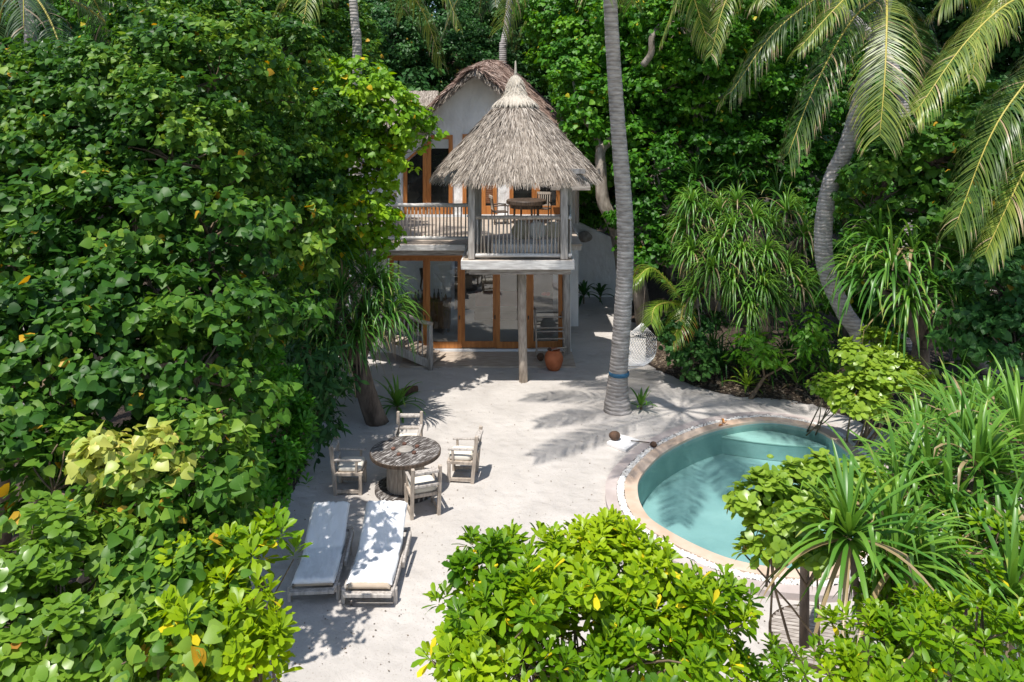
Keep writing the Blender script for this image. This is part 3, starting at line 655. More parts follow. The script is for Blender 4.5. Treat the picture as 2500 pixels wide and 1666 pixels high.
# posts of the pavilion
PO = [(-1.05, 19.35, .085), (1.35, 19.35, .095), (-1.0, 21.9, .1), (1.66, 21.9, .09)]
for i, (x, y, r_) in enumerate(PO):
    MB().box((x, y, (ZF + 5.75) / 2), (r_ * 2, r_ * 2, 5.75 - ZF), rz=.05 * i).build('post', M_wood, villa, bevel=.02)
b = MB(); b.beam((-1.3, 19.35, 5.74), (1.9, 19.35, 5.74), .12, .12); b.beam((-1.3, 21.9, 5.74), (2.3, 21.9, 5.74), .12, .12); b.beam((-1.05, 19.1, 5.64), (-1.0, 22.3, 5.64), .11, .11); b.beam((1.35, 19.1, 5.64), (1.66, 22.3, 5.64), .11, .11)
for a in np.linspace(0, 2 * PI, 14, endpoint=False): b.tube([(.1 + 2.1 * math.cos(a), 20.9 + 2.1 * math.sin(a), 5.7), (.1, 20.9, 7.9)], .035, 6)
b.build('roof_frame', M_wood, villa)

def railing(p0, p1, zrail, zbot, n, name='railing', rr=.062, over=.0, m=None):
    p0, p1 = np.array(p0, float), np.array(p1, float); pts = [np.array((*(p0 + (p1 - p0) * t), zrail + random.uniform(-.012, .012))) for t in np.linspace(-over, 1 + over, 8)]
    top = MB().tube(pts, [rr * random.uniform(.9, 1.1) for _ in pts], 9).build(name, m or M_woodL, villa, smooth=True)
    MB().tube([(p0[0], p0[1], zbot), (*((p0 + p1) / 2), zbot + .005), (p1[0], p1[1], zbot)], .055, 9).build('bottom_rail', M_woodL, top, smooth=True)
    for i in range(n):
        q = p0 + (p1 - p0) * ((i + .5) / n + random.uniform(-.08, .08) / n); q2 = q + np.array((random.uniform(-.02, .02), random.uniform(-.008, .008)))
        MB().tube([(*q, zbot), (*((q + q2) / 2 + random.uniform(-.012, .012)), (zbot + zrail) / 2), (*q2, zrail)], [.024, .022, .021], 6).build('baluster', M_woodB if i % 3 else M_wood, top, smooth=True)
railing((X(905, DB) + .05, DB + .08), (-1.22, DB + .08), Z(501, DB + .08), Z(582, DB + .08), 27)
railing((X(905, DB) + .03, DB + .2), (X(905, DB) + .03, 26.5), Z(501, DB + .08), Z(582, DB + .08), 22)
railing((-.95, DS + .2), (1.26, DS + .2), Z(532, DS + .2), Z(624, DS + .2), 23, rr=.055, m=M_woodB)
railing((1.5, DS + .14), (1.68, 21.85), Z(532, DS + .2), Z(624, DS + .2), 16, rr=.045)
railing((-1.15, DS + .45), (-1.1, DB - .2), Z(532, DS + .2), Z(624, DS + .2), 3, rr=.04)

# upper facade
yu = DU
zp = lambda px, py: (X(px, yu), Z(py, yu))
wall = [(X(968, yu), ZF), (X(968, yu), Z(330, yu)), (-3.35, 7.15), (-2.5, 7.85), (-1.75, 8.55), (-1.38, 8.75), (-.9, 8.5), (0, 7.85), (1.0, 7.1), (2.15, 6.2), (2.15, ZF)]
MB().prism([(x, z) for x, z in wall], yu + .03, yu + .3, 'y').build('upper_wall', M_wall, villa, bevel=.02)
MB().bx(X(968, yu), 2.15, yu - .06, yu + .02, ZF + .0, ZF + .1).build('upper_sill', M_base, villa)
M_pane = mat('unlit_room_pane', (.012, .014, .014), (.02, .022, .02), .06, 2, bump=0, spec=.6)  # near-black colour stands in for the unlit room behind the upper doors
M_blind = mat('pale_blind', (.42, .45, .42), (.5, .52, .5), .8, 3)
zt_ = lambda y: Z(100 + y / 3.36, yu)
xz = lambda x: X(900 + x / 3.36, yu)
def udoor(xa_, xb_, ztop, cut=0, blind=0):
    fr = MB(); t_ = .15; y0, y1 = yu - .05, yu + .029; z0 = ZF + .1
    if cut: fr.bx(xa_, xa_ + t_, y0, y1, z0, ztop - cut * 1.05 + .0); fr.beam((xa_ + .06, (y0 + y1) / 2, ztop - cut * 1.05), (xb_ - .05, (y0 + y1) / 2 - .003, ztop), .16, y1 - y0 - .004)
    else: fr.bx(xa_, xa_ + t_, y0, y1, z0, ztop); fr.bx(xa_ + t_, xb_ - t_, y0 + .002, y1, ztop - t_, ztop)
    fr.bx(xb_ - t_, xb_, y0, y1, z0, ztop); fr.bx(xa_ + t_, xb_ - t_, y0 + .002, y1, z0, z0 + .32)
    o = fr.build('balcony_door', M_or, villa, bevel=.004)
    poly = [(xa_ + .1, z0 + .3), (xb_ - .1, z0 + .3), (xb_ - .1, ztop - .1), (xa_ + .1, ztop - .1 - cut)]
    MB().prism(poly, yu + .0, yu + .025, 'y').build('pane', M_pane, o)
    if blind: MB().bx(xa_ + t_ + .002, xb_ - t_ - .002, yu - .012, yu - .002, ztop - t_ - blind, ztop - t_ - .01).build('blind', M_blind, o)
    for i in range(6):
        pass
    return o
udoor(xz(285), xz(478), zt_(850), cut=.62)
udoor(xz(480), xz(690), zt_(772), blind=.36)
udoor(xz(770), xz(925), zt_(765)); udoor(xz(1155), xz(1370), zt_(772)); udoor(xz(1372), xz(1570), zt_(772))
o = udoor(xz(927), xz(1052), zt_(900))
b = MB()
for k in range(16): b.box((xz(990), yu - .025, ZF + .55 + k * .075), (.26, .02, .06), M=Matrix.Rotation(.4, 3, 'X'))
b.build('louvre', mat('shutter_brown', (.26, .12, .06), (.36, .18, .10), .6, 5), o)
# hidden structure: left wing & back walls
MB().bx(xL - .3, 2.0, 32.6, 32.9, 0, 6.8).build('rear_wall', M_wall, villa)
MB().bx(2.15, 2.4, yu + .1, 33, ZF - .3, 6.1).build('side_wall', M_wall, villa)

# thatch helpers
def strands(lb, surf, n, L=.38, wd=.012, seed=0, lift=.05, vr=(0, 1), tint=(0, 1), jit=.12):
    r = np.random.default_rng(seed); u_ = r.random(n); v_ = vr[0] + (vr[1] - vr[0]) * r.random(n)
    p, dn, nr = surf(u_, v_)
    side = np.cross(dn, nr); side /= np.linalg.norm(side, axis=1, keepdims=True) + 1e-9
    d = dn + side * r.normal(size=(n, 1)) * jit + nr * r.uniform(-.02, lift * 2, (n, 1)); d /= np.linalg.norm(d, axis=1, keepdims=True)
    LL = L * r.uniform(.6, 1.35, n); pts = np.stack([p + nr * .012, p + d * (LL * .5)[:, None] + nr * .03, p + d * LL[:, None] + nr * r.uniform(-.02, .05, (n, 1))], 1)
    tw = r.normal(size=(n, 1)) * .6; s3 = side + nr * tw; s3 /= np.linalg.norm(s3, axis=1, keepdims=True)
    W = wd * r.uniform(.6, 1.5, n)[:, None] * np.array([.8, 1, .3])[None]
    t = np.clip(tint[0] + (tint[1] - tint[0]) * (.5 + .27 * r.normal(size=n)), 0, 1)
    lb.strips(pts, np.repeat(s3[:, None], 3, 1), W, t)
CX, CY = .1, 20.9
prof = [(.34, 7.62), (.75, 7.28), (1.16, 6.88), (1.5, 6.52), (1.80, 6.22), (2.06, 5.95), (2.24, 5.74)]
prof = [(a_ * (.94 if a_ > .5 else 1), b_) for a_, b_ in prof]; pr = np.array([p[0] for p in prof]); pz = np.array([p[1] for p in prof])
def cone(u_, v_):
    a = u_ * 2 * PI; v_ = np.sqrt(np.clip(v_, 0, 1)); k = v_ * (len(pr) - 1); i = np.clip(k.astype(int), 0, len(pr) - 2); t = k - i
    r_ = pr[i] * (1 - t) + pr[i + 1] * t; z_ = pz[i] * (1 - t) + pz[i + 1] * t; sag = 1 + .02 * np.sin(5 * a) + .012 * np.sin(11 * a + 1)
    p = np.stack([CX + r_ * np.cos(a) * sag, CY + r_ * np.sin(a) * sag, z_], 1)
    dr = pr[i + 1] - pr[i]; dz = pz[i + 1] - pz[i]; dn = np.stack([dr * np.cos(a), dr * np.sin(a), dz], 1); dn /= np.linalg.norm(dn, axis=1, keepdims=True)
    nr = np.stack([-dz * np.cos(a), -dz * np.sin(a), dr], 1); nr /= np.linalg.norm(nr, axis=1, keepdims=True); return p, dn, nr
roof = MB().lathe([(r_ - .03, z_ - .02) for r_, z_ in prof] + [(2.04, 5.68), (1.6, 6.14), (.3, 7.5)], (CX, CY, 0), 48).build('pavilion_roof', M_thbase, villa, smooth=True)
lb = LB(); strands(lb, cone, 26000, .36, .011, 1); strands(lb, cone, 5200, .42, .010, 2, .0, (.93, 1), jit=.2)
lb.build('thatch', M_thatch, roof)
def eave(u_, v_):
    p, dn, nr = cone(u_, np.ones_like(u_) * .999); dn = dn * .2 + np.array((0, 0, -1.)) * 1.0; return p - nr * (.02 + .12 * v_)[:, None], dn / np.linalg.norm(dn, axis=1, keepdims=True), nr
lb = LB(); strands(lb, eave, 6500, .21, .010, 5, .0, (0, 1), (0, .9), .25); lb.build('eave_fringe', M_thatch, roof)
capb = MB().lathe([(.03, 8.36), (.10, 8.3), (.15, 8.05), (.24, 7.82), (.36, 7.70), (.60, 7.52), (.62, 7.46), (.4, 7.44)], (CX, CY, 0), 28)
capb.lathe([(.0, 8.75), (.02, 8.72), (.04, 8.4), (.06, 8.3)], (CX, CY, 0), 10)
cap_ = capb.build('roof_cap', M_cap, roof, smooth=True)
def capf(u_, v_):
    a = u_ * 2 * PI; R_ = np.array([.09, .15, .25, .37, .55]); Zz = np.array([8.3, 8.05, 7.82, 7.71, 7.57]); k = v_ * 3.99; i = k.astype(int); t = k - i; r_ = R_[i] * (1 - t) + R_[i + 1] * t; z_ = Zz[i] * (1 - t) + Zz[i + 1] * t
    p = np.stack([CX + r_ * np.cos(a), CY + r_ * np.sin(a), z_], 1); dn = np.stack([.55 * np.cos(a), .55 * np.sin(a), -.83 + 0 * a], 1); nr = np.stack([.83 * np.cos(a), .83 * np.sin(a), .55 + 0 * a], 1); return p, dn, nr
lb = LB(); strands(lb, capf, 5200, .2, .008, 8, .0, (0, 1), (.75, 1.1), .03); lb.build('cap_thatch', leafmat('cap_straw', [(0, (.3, .26, .2)), (1, (.66, .60, .51))], .9, .08, .15, 1), roof)

# main roof: loft of three curves
fc = cat([(-3.75, 27.35, 6.75), (-3.25, 27.35, 7.3), (-2.5, 27.35, 8.0), (-1.9, 27.35, 8.55), (-1.38, 27.3, 8.95), (-.85, 27.35, 8.65), (0, 27.35, 8.0), (1, 27.4, 7.25), (2.0, 27.4, 6.45), (2.6, 27.4, 5.95)], 40)
mc = cat([(-3.9, 29.6, 6.85), (-3.3, 29.6, 7.5), (-2.5, 29.6, 8.35), (-1.75, 29.6, 9.05), (-1.05, 29.6, 9.4), (-.4, 29.6, 9.1), (.5, 29.6, 8.3), (1.5, 29.6, 7.5), (2.4, 29.6, 6.75), (3.0, 29.6, 6.2)], 40)
bc = cat([(-4, 32, 7.0), (-3.3, 32, 7.75), (-2.5, 32, 8.6), (-1.6, 32, 9.35), (-.72, 32, 9.68), (.1, 32, 9.2), (1.1, 32, 8.3), (2.1, 32, 7.4), (2.9, 32, 6.75), (3.5, 32, 6.3)], 40)
ec = bc + np.array((0, 2.5, -1.2))
CR = np.stack([fc, mc, bc, ec]) # 4 x 40 x 3
def loft(u_, v_):   # u across, v depth
    def at(u, v):
        k = np.clip(v * 3, 0, 2.999); i = k.astype(int); t = (k - i)[:, None]; q = np.clip(u * 39, 0, 38.999); j = q.astype(int); s_ = (q - j)[:, None]
        A = CR[i, j] * (1 - s_) + CR[i, j + 1] * s_; B = CR[i + 1, j] * (1 - s_) + CR[i + 1, j + 1] * s_; return A * (1 - t) + B * t
    p = at(u_, v_); du = at(np.clip(u_ + .01, 0, 1), v_) - at(np.clip(u_ - .01, 0, 1), v_); dv = at(u_, np.clip(v_ + .01, 0, 1)) - at(u_, np.clip(v_ - .01, 0, 1))
    nr = np.cross(du, dv); nr /= np.linalg.norm(nr, axis=1, keepdims=True); nr *= np.sign(nr[:, 2:3])
    dn = np.array((0, 0, -1.)) - nr * (-nr[:, 2:3]); dn += -.1 * dv / np.linalg.norm(dv, axis=1, keepdims=True); dn /= np.linalg.norm(dn, axis=1, keepdims=True) + 1e-9; return p, dn, nr
b = MB(); V = CR.reshape(-1, 3); Vb = V - np.array((0, 0, .16)); fs = [(i * 40 + j, i * 40 + j + 1, (i + 1) * 40 + j + 1, (i + 1) * 40 + j) for i in range(3) for j in range(39)]
k = len(V); fs2 = [tuple(k + q for q in reversed(f)) for f in fs]; edge = [(j, k + j, k + j + 1, j + 1) for j in range(39)]
b.add(np.concatenate([V, Vb]), fs + fs2 + edge); mroof = b.build('main_roof', M_thbase, villa, smooth=True)
lb = LB(); strands(lb, loft, 30000, .42, .012, 21, .02, (0, .98)); strands(lb, loft, 5000, .5, .016, 22, .12, (0, .12), (.0, 1), .25); lb.build('thatch', M_thR, mroof)
def verge(u_, v_):
    p, dn, nr = loft(u_, np.zeros_like(u_)); d = dn * .8 + np.array((0, -.25, -.5)); d /= np.linalg.norm(d, axis=1, keepdims=True); return p - nr * (.14 * v_)[:, None], d, nr
lb = LB(); strands(lb, verge, 4200, .34, .016, 25, .0, (0, 1), (0, .9), .3); lb.build('verge_fringe', M_thatch, mroof)
MB().tube([p - np.array((0, -.12, .17)) for p in fc[::3]], .06, 7).build('verge_rafter', M_dwood, mroof)
# left wing roof (lower)
def wing(u_, v_):
    x = -6.6 + 3.6 * u_; p = np.stack([x, 30.2 - 2.6 * v_, 8.3 - 1.7 * v_ ** 1.1], 1); dn = np.tile(np.array((0, -.84, -.54)), (len(u_), 1)); nr = np.tile(np.array((0, -.54, .84)), (len(u_), 1)); return p, dn, nr
b = MB(); b.add([(-6.6, 30.2, 8.28), (-3, 30.2, 8.28), (-3, 27.6, 6.58), (-6.6, 27.6, 6.58), (-6.6, 33, 6.5), (-3, 33, 6.5), (-6.6, 27.6, 6.4), (-3, 27.6, 6.4)], [(0, 1, 2, 3), (1, 0, 4, 5), (3, 2, 7, 6)]); wr = b.build('wing_roof', M_thbase, villa)
lb = LB(); strands(lb, wing, 9000, .4, .012, 31, .02, (0, 1)); lb.build('thatch', M_thatch, wr)
MB().bx(-6.2, X(968, yu) - .01, yu + .25, yu + .5, 0, 6.7).build('wing_wall', M_wall, villa)

# side structures right of the house
MB().bx(2.0, 2.28, 25.6, 28, -.05, 3.2).build('buttress', M_wall, villa, bevel=.02)
dw = 29.9
wg = MB().prism([(2.28, -.1), (X(1520, dw), -.1), (X(1520, dw), Z(595, dw)), (X(1500, dw), Z(585, dw)), (X(1400, dw), Z(537, dw)), (2.28, Z(530, dw))], dw, dw + .35, 'y')
tag(wg.build('garden_wall', M_wall, loc=None, bevel=.03), 'white rough plastered wall with sloping top right of the house', 'wall')
bl = MB().blob(P(1426, 578, 29.6), (.34, .25, .22), 14, 9, .12, 3); tag(bl.build('boulder', M_stone, smooth=True), 'rounded brown boulder set in the white sloping wall', 'rock')

MB().bx(1.3, 2.45, 23.35, 27.6, 5.0, 5.07).build('added_shade_roof', M_woodX, villa)  # roof boards added so their shadow covers the side passage
MB().beam((2.45, 23.3, 4.95), (1.2, 23.3, 4.95), .08, .12).build('pergola_beam', M_woodX, villa)
MB().tube([(2.4, 27.4, 3.3), (2.4, 27.4, 5.0)], .07, 8).build('shade_roof_post', M_wood, villa)
# ramp with balustrade left of the doors
e = G(1051, 902); st0 = np.array((-2.31, 21.1)); en = np.array((-4.4, 21.9))
ramp = thing('entrance_ramp', 'weathered timber ramp with pole balustrade beside the leafy pandanus', 'ramp', (-3.3, 21.5, 0))
b = MB(); b.beam((st0[0], st0[1], .15), (en[0], en[1], .75), .04, .24); b.build('side_board', M_wood, ramp, bevel=.01)
b = MB()
for k in range(12):
    t = (k + .5) / 12; p = st0 + (en - st0) * t; b.box((p[0] + .15, p[1] + .55, .1 + .6 * t), (.19, 1.1, .04), rz=-.36)
b.build('tread', M_deck, ramp)
MB().tube([(st0[0], st0[1], -.02), (st0[0] + .01, st0[1], .6), (st0[0], st0[1], 1.27)], [.075, .07, .062], 10).build('post', M_wood, ramp, smooth=True)
pts = [(st0[0] + .06, st0[1] - .01, 1.30), (st0[0] - .3, st0[1] + .12, 1.33), (st0[0] - .8, st0[1] + .3, 1.5), (st0[0] - 1.4, st0[1] + .52, 1.75), (en[0], en[1], 2.0)]
hr = MB().tube(pts, .055, 9).build('handrail', M_woodB, ramp, smooth=True)
for k in range(15):
    t = (k + .7) / 15; p = st0 + (en - st0) * t; zr = float(np.interp(-t * 2.09, [-2.09, -1.4, -.8, -.3, 0], [2.0, 1.75, 1.5, 1.33, 1.3]))
    MB().tube([(p[0], p[1], .2 + .6 * t), (p[0] + random.uniform(-.015, .015), p[1], zr)], .02, 6).build('baluster', M_wood, hr, smooth=True)

# ---------------------------------------------------------------- furniture in and on the house
def sub(root): return root
t = thing('sideboard', 'brown slatted wooden sideboard behind the left glass doors', 'sideboard', (X(1038, 24.6), 24.75, .08))
b = MB(); xa_, xb_ = X(980, 24.5), X(1097, 24.5); b.bx(xa_, xb_, 24.5, 25.1, .22, 1.04); b.build('body', M_side, t, bevel=.01)
MB().bx(xa_ - .03, xb_ + .03, 24.46, 25.14, 1.04, 1.1).build('top', M_side, t, bevel=.008)
for q in range(4):
    w_ = (xb_ - xa_) / 4; b = MB(); x_ = xa_ + w_ * q
    for k in range(7): b.bx(x_ + .04 + k * (w_ - .08) / 7, x_ + .02 + (k + 1) * (w_ - .08) / 7, 24.47, 24.498, .27, .99)
    b.build('door', M_side, t)
for xx in (xa_ + .06, xb_ - .06): MB().bx(xx - .04, xx + .04, 24.55, 25.05, .08, .22).build('leg', M_dwood, t)
gm = {'dark': mat('dark_bottle', (.02, .03, .02), (.03, .04, .03), .15, 5, bump=0), 'pale': mat('pale_bottle', (.5, .5, .46), (.6, .6, .55), .3, 5, bump=0), 'amber': mat('amber_bottle', (.2, .09, .02), (.25, .12, .03), .2, 5, bump=0)}
ORD = ['leftmost', 'second', 'third', 'fourth', 'fifth', 'sixth', 'seventh', 'eighth', 'ninth', 'tenth', 'eleventh']
for i in range(11):
    xx = xa_ + .15 + i * (xb_ - xa_ - .3) / 10; kd = ['dark', 'pale', 'amber', 'dark'][i % 4]; h_ = [.3, .24, .2, .33][i % 4]; yb = 24.7 + .12 * (i % 3)
    bt = thing('bottle', kd + (' bottle, leftmost in the row' if i == 0 else ' bottle, ' + ORD[i] + ' from the left in the row') + ' on the slatted sideboard behind glass', 'bottle', (xx, yb, 1.1), 'bottles on the sideboard')
    MB().lathe([(.035, 1.1), (.042, 1.11), (.042, 1.1 + h_ * .55), (.03, 1.1 + h_ * .7), (.014, 1.1 + h_ * .78), (.014, 1.1 + h_)], (xx, yb, 0), 12).build('body', gm[kd], bt, smooth=True)
    MB().lathe([(.017, 1.1 + h_), (.017, 1.13 + h_), (.012, 1.135 + h_)], (xx, yb, 0), 10).build('cap', M_dwood, bt)
b = MB().tube([P(1028, 655, 25.1), P(1030, 680, 25.1), P(1027, 700, 25.08), P(1029, 713, 25.1)], [.06, .035, .028, .01], 8); tag(b.build('driftwood', M_dwood, smooth=True), 'dark twisted driftwood hanging on the white wall behind glass', 'ornament')
b = MB().tube([P(1052, 655, 24.2), P(1068, 675, 24.2), P(1079, 695, 24.2), P(1086, 718, 24.2)], [.012, .03, .05, .065], 8); tag(b.build('curved_form', M_rope, smooth=True), 'pale curved horn shaped form behind the second glass door', 'ornament')  # pale tapering tube set behind the glass
for dx in (0, .14):
    pass
lp = MB().blob(P(1328, 718, 23.2), (.09, .09, .06), 14, 8, .02, 1); lp.blob(P(1338, 718, 23.2), (.08, .08, .06), 14, 8, .02, 1)  # two red ovals added in place of a red reflection at the glass
tag(lp.build('red_reflection_ovals', M_red, smooth=True), 'small red ovals put in for a red reflection behind the rightmost glass door', 'reflection')
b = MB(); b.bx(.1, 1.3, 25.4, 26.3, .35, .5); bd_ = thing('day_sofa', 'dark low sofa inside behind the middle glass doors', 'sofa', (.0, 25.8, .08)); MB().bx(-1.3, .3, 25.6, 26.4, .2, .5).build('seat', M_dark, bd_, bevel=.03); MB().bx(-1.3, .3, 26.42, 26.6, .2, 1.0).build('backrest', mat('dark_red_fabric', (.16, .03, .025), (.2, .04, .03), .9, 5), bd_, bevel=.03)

# pavilion daybed and cushions
t = thing('daybed', 'white striped mattress daybed behind the pavilion railing', 'daybed', (.35, 20.0, ZF))
MB().bx(-.55, 1.22, 19.55, 20.4, ZF + .02, ZF + .12).build('base', M_woodB, t, bevel=.01)
mt = MB()
for k in range(14): mt.bx(-.55 + k * .1264, -.55 + (k + 1) * .1264 - .006, 19.54, 20.38, ZF + .125, ZF + .36)
mt.build('mattress', M_tow, t, bevel=.02)
for i, (px, mm, w_) in enumerate([(1272, 'tan', 40), (1313, 'white', 42), (1351, 'cream', 40)]):
    m_ = {'tan': mat('tan_cushion', (.42, .35, .22), (.5, .43, .3), .95, 4, bump=.4), 'white': M_cush, 'cream': mat('sand_cushion', (.56, .49, .34), (.64, .57, .42), .95, 4, bump=.4)}[mm]
    c = P(px, 562, 20.3); b = MB(); b.blob(c, (.26, .12, .25), 14, 10, .1, i + 4)
    tag(b.build('cushion', m_, smooth=True), {'tan': 'tan cushion leftmost of three on the pavilion daybed', 'white': 'whitish cushion in the middle of the pavilion daybed', 'cream': 'sandy yellow cushion rightmost on the pavilion daybed'}[mm], 'cushion')
# terrace table & chairs
tc_ = P(1285, 492, 26.4); tcx, tcy = float(tc_[0]), 26.4
t = thing('terrace_table', 'dark round wooden table on the upper terrace', 'table', (tcx, tcy, ZF))
MB().lathe([(.68, 4.12), (.71, 4.15), (.71, 4.25), (.69, 4.27)], (tcx, tcy, 0), 36).build('tabletop', M_dwood, t, bevel=.0)
MB().lathe([(.55, 3.98), (.58, 3.99), (.58, 4.115), (.5, 4.118)], (tcx, tcy, 0), 24).build('apron', M_dwood, t)
for a in (.4, 1.97, 3.54, 5.11): MB().tube([(tcx + .45 * math.cos(a), tcy + .45 * math.sin(a), 4.0), (tcx + .48 * math.cos(a), tcy + .48 * math.sin(a), ZF)], [.04, .03], 8).build('leg', M_dwood, t)
def armchair(loc, rz, label):
    t = thing('terrace_armchair', label, 'chair', loc, 'armchairs on the upper terrace', rz)
    MB().bx(-.27, .27, -.25, .25, .4, .44).build('seat', M_dwood, t, local=True, bevel=.008)
    for sx in (-1, 1):
        MB().tube([(sx * .26, -.23, 0), (sx * .26, -.23, .64)], .024, 6).build('leg', M_dwood, t, local=True)
        MB().tube([(sx * .26, .24, 0), (sx * .26, .25, .45), (sx * .26, .33, .98)], .024, 6).build('leg', M_dwood, t, local=True)
        MB().tube([(sx * .27, -.28, .65), (sx * .28, 0, .67), (sx * .26, .27, .64)], .026, 6).build('armrest', M_dwood, t, local=True)
    b = MB(); b.beam((-.28, .33, .95), (.28, .33, .95), .05, .09); b.beam((-.26, .265, .52), (.26, .265, .52), .03, .05)
    for k in range(6): x_ = -.2 + k * .08; b.beam((x_, .265, .52), (x_, .325, .93), .028, .015)
    b.build('backrest', M_woodB, t, local=True)
armchair((-.42, 26.2, ZF), PI / 2 + .2, 'dark slatted armchair left of the upper terrace table')
armchair((1.12, 27.2, ZF), -.25, 'slatted armchair behind the upper terrace table by the wall')

# pot, rack, gourd
pc = G(1353, 909); pc[1] += .2
def pot():
    p_ = [(.12, 0), (.16, .01), (.22, .12), (.265, .28), (.262, .38), (.22, .48), (.165, .54), (.17, .57), (.19, .575), (.17, .565), (.14, .53), (.2, .42), (.2, .1)]
    t = thing('terracotta_pot', 'rounded orange terracotta pot on the sand beside the bamboo rack', 'pot', pc)
    MB().lathe([(r_, z_ + pc[2]) for r_, z_ in p_], (pc[0], pc[1], 0), 36).build('body', M_terra, t, smooth=True)
    MB().tube([(pc[0] - .1, pc[1], .5), (pc[0] - .02, pc[1] - .02, .58), (pc[0] + .38, pc[1] + .05, .64)], .012, 6).build('ladle_handle', M_woodB, t)
    MB().blob((pc[0] - .12, pc[1], .58), (.06, .06, .05), 10, 7, .05).build('ladle_bowl', M_coco, t, smooth=True)
pot()
t = thing('towel_rack', 'bamboo ladder rack leaning on the right glass door', 'rack', (1.12, 22.35, .04))
for x_ in (X(1310, 22.3), X(1377, 22.4)): MB().tube([(x_, 22.15, .05), (x_ - .01, 22.4, .7), (x_ - .03, 22.58, 1.28)], .028, 8).build('pole', M_woodB, t, smooth=True)
for zz in (.18, .27, .52, .72, .82, 1.12): yv = float(np.interp(zz, [.05, .7, 1.28], [22.15, 22.4, 22.58])); MB().tube([(X(1306, 22.3), yv - .02, zz), (X(1381, 22.4), yv - .02, zz + .01)], .02, 7).build('rung', M_woodB, t, smooth=True)
b = MB().blob(G(1320, 888) + np.array((0, .1, .16)), (.11, .11, .12), 12, 8, .06, 2); tag(b.build('coconut', M_coco, smooth=True), 'dark round coconut on the deck left of the terracotta pot', 'coconut')

# ---------------------------------------------------------------- spool table and chairs
tx, ty = -2.03, 14.2
M_spool = mat('burnt_white_wood', (.05, .04, .035), (.56, .53, .50), .8, 6.0, (1, .13, 1), .4, 12, dist=.01, contrast=(.46, .68), c3=(.20, .185, .175))
M_spool.node_tree.nodes['Mapping'].vector_type = 'TEXTURE'; M_spool.node_tree.nodes['Mapping'].inputs['Scale'].default_value = (.8, .12, 1); M_spool.node_tree.nodes['Mapping'].inputs['Rotation'].default_value = (0, 0, .95)
t = thing('spool_table', 'large wooden cable spool table with charred white boards', 'table', (tx, ty, 0))
def disc(r_, z0, z1): return MB().lathe([(r_ - .01, z0), (r_, z0 + .01), (r_, z1 - .01), (r_ - .01, z1)], (tx, ty, 0), 64)
top = disc(.66, .705, .76).build('tabletop', M_spool, t); MB().lathe([(.645, .69), (.672, .692), (.672, .752), (.661, .756)], (tx, ty, 0), 64).build('rim_band', M_dwood, t); disc(.58, .0, .07).build('foot_disc', M_spool, t)
b = MB()
for k in range(22): a = 2 * PI * k / 22; b.box((tx + .34 * math.cos(a), ty + .34 * math.sin(a), .385), (.03, .093, .63), rz=a)
b.build('drum', M_woodB, t, bevel=.006)
for k in range(5):
    a = k * 2 * PI / 5 + .55; MB().lathe([(.03, .76), (.042, .762), (.042, .79), (.03, .8)], (tx + .24 * math.cos(a), ty + .24 * math.sin(a), 0), 12).build('bolt', mat('rusty_iron', (.10, .05, .035), (.2, .1, .07), .8, 12), t)
MB().lathe([(.13, .76), (.15, .763), (.15, .782), (.12, .795), (.03, .8)], (tx, ty, 0), 24).build('hub_plate', M_stone, t)

def beach_chair(loc, rz, label):
    t = thing('wooden_chair', label, 'chair', (*loc, 0), 'wooden chairs round the spool table', rz)
    W = .245
    def bm(a, b_, w_, h_, name, m=M_woodB): MB().beam(a, b_, w_, h_).build(name, m, t, local=True, bevel=.006)
    for sx in (-1, 1):
        bm((sx * W, -.22, 0), (sx * W, -.22, .40), .06, .06, 'leg'); bm((sx * W, .24, 0), (sx * W, .33, .92), .06, .07, 'leg')
        bm((sx * W, -.24, .64), (sx * W, .28, .66), .055, .03, 'armrest', M_wood); bm((sx * W, -.14, .40), (sx * W, -.15, .63), .045, .045, 'arm_support')
        bm((sx * W, -.2, .06), (sx * W, .24, .07), .04, .06, 'runner')
    f_ = MB(); f_.bx(-.27, .27, -.26, -.21, .36, .42); f_.bx(-.27, .27, .2, .25, .36, .42); f_.bx(-.27, -.22, -.209, .199, .361, .419); f_.bx(.22, .27, -.209, .199, .361, .419); f_.bx(-.219, .219, -.2, .19, .38, .40); f_.build('seat_frame', M_woodB, t, local=True, bevel=.004)
    bm((-W + .03, .325, .84), (W - .03, .325, .84), .12, .045, 'back_rail', M_wood); bm((-W + .03, .295, .60), (W - .03, .295, .60), .12, .045, 'back_rail', M_wood)
    c_ = MB(); 
    n_ = 8
    vs = []; fs = []
    for lv, (k, z_) in enumerate([(.97, .425), (1, .45), (1, .49), (.96, .515), (.8, .525)]):
        for q in range(24):
            a = 2 * PI * q / 24; cx_ = abs(math.cos(a)) ** .35 * math.copysign(1, math.cos(a)); cy_ = abs(math.sin(a)) ** .35 * math.copysign(1, math.sin(a)); vs.append((cx_ * .235 * k, cy_ * .235 * k - .01, z_))
    fs = [(i * 24 + j, i * 24 + (j + 1) % 24, (i + 1) * 24 + (j + 1) % 24, (i + 1) * 24 + j) for i in range(4) for j in range(24)] + [tuple(range(24)), tuple(96 + q for q in range(24))]
    c_.add(vs, fs).build('seat_cushion', M_cush, t, local=True, smooth=True)
beach_chair((-2.15, 15.35), 0.0, 'wooden chair behind the spool table, its back rails in front of the pandanus')
beach_chair((-3.08, 14.25), PI / 2 + .03, 'wooden armchair left of the spool table by the dark shrubs')
beach_chair((-.98, 14.72), -PI / 2 - .12, 'wooden armchair right of the spool table with cushion in full sun')
beach_chair((-1.62, 13.45), PI + .35, 'wooden armchair in front of the spool table with its back to the loungers')

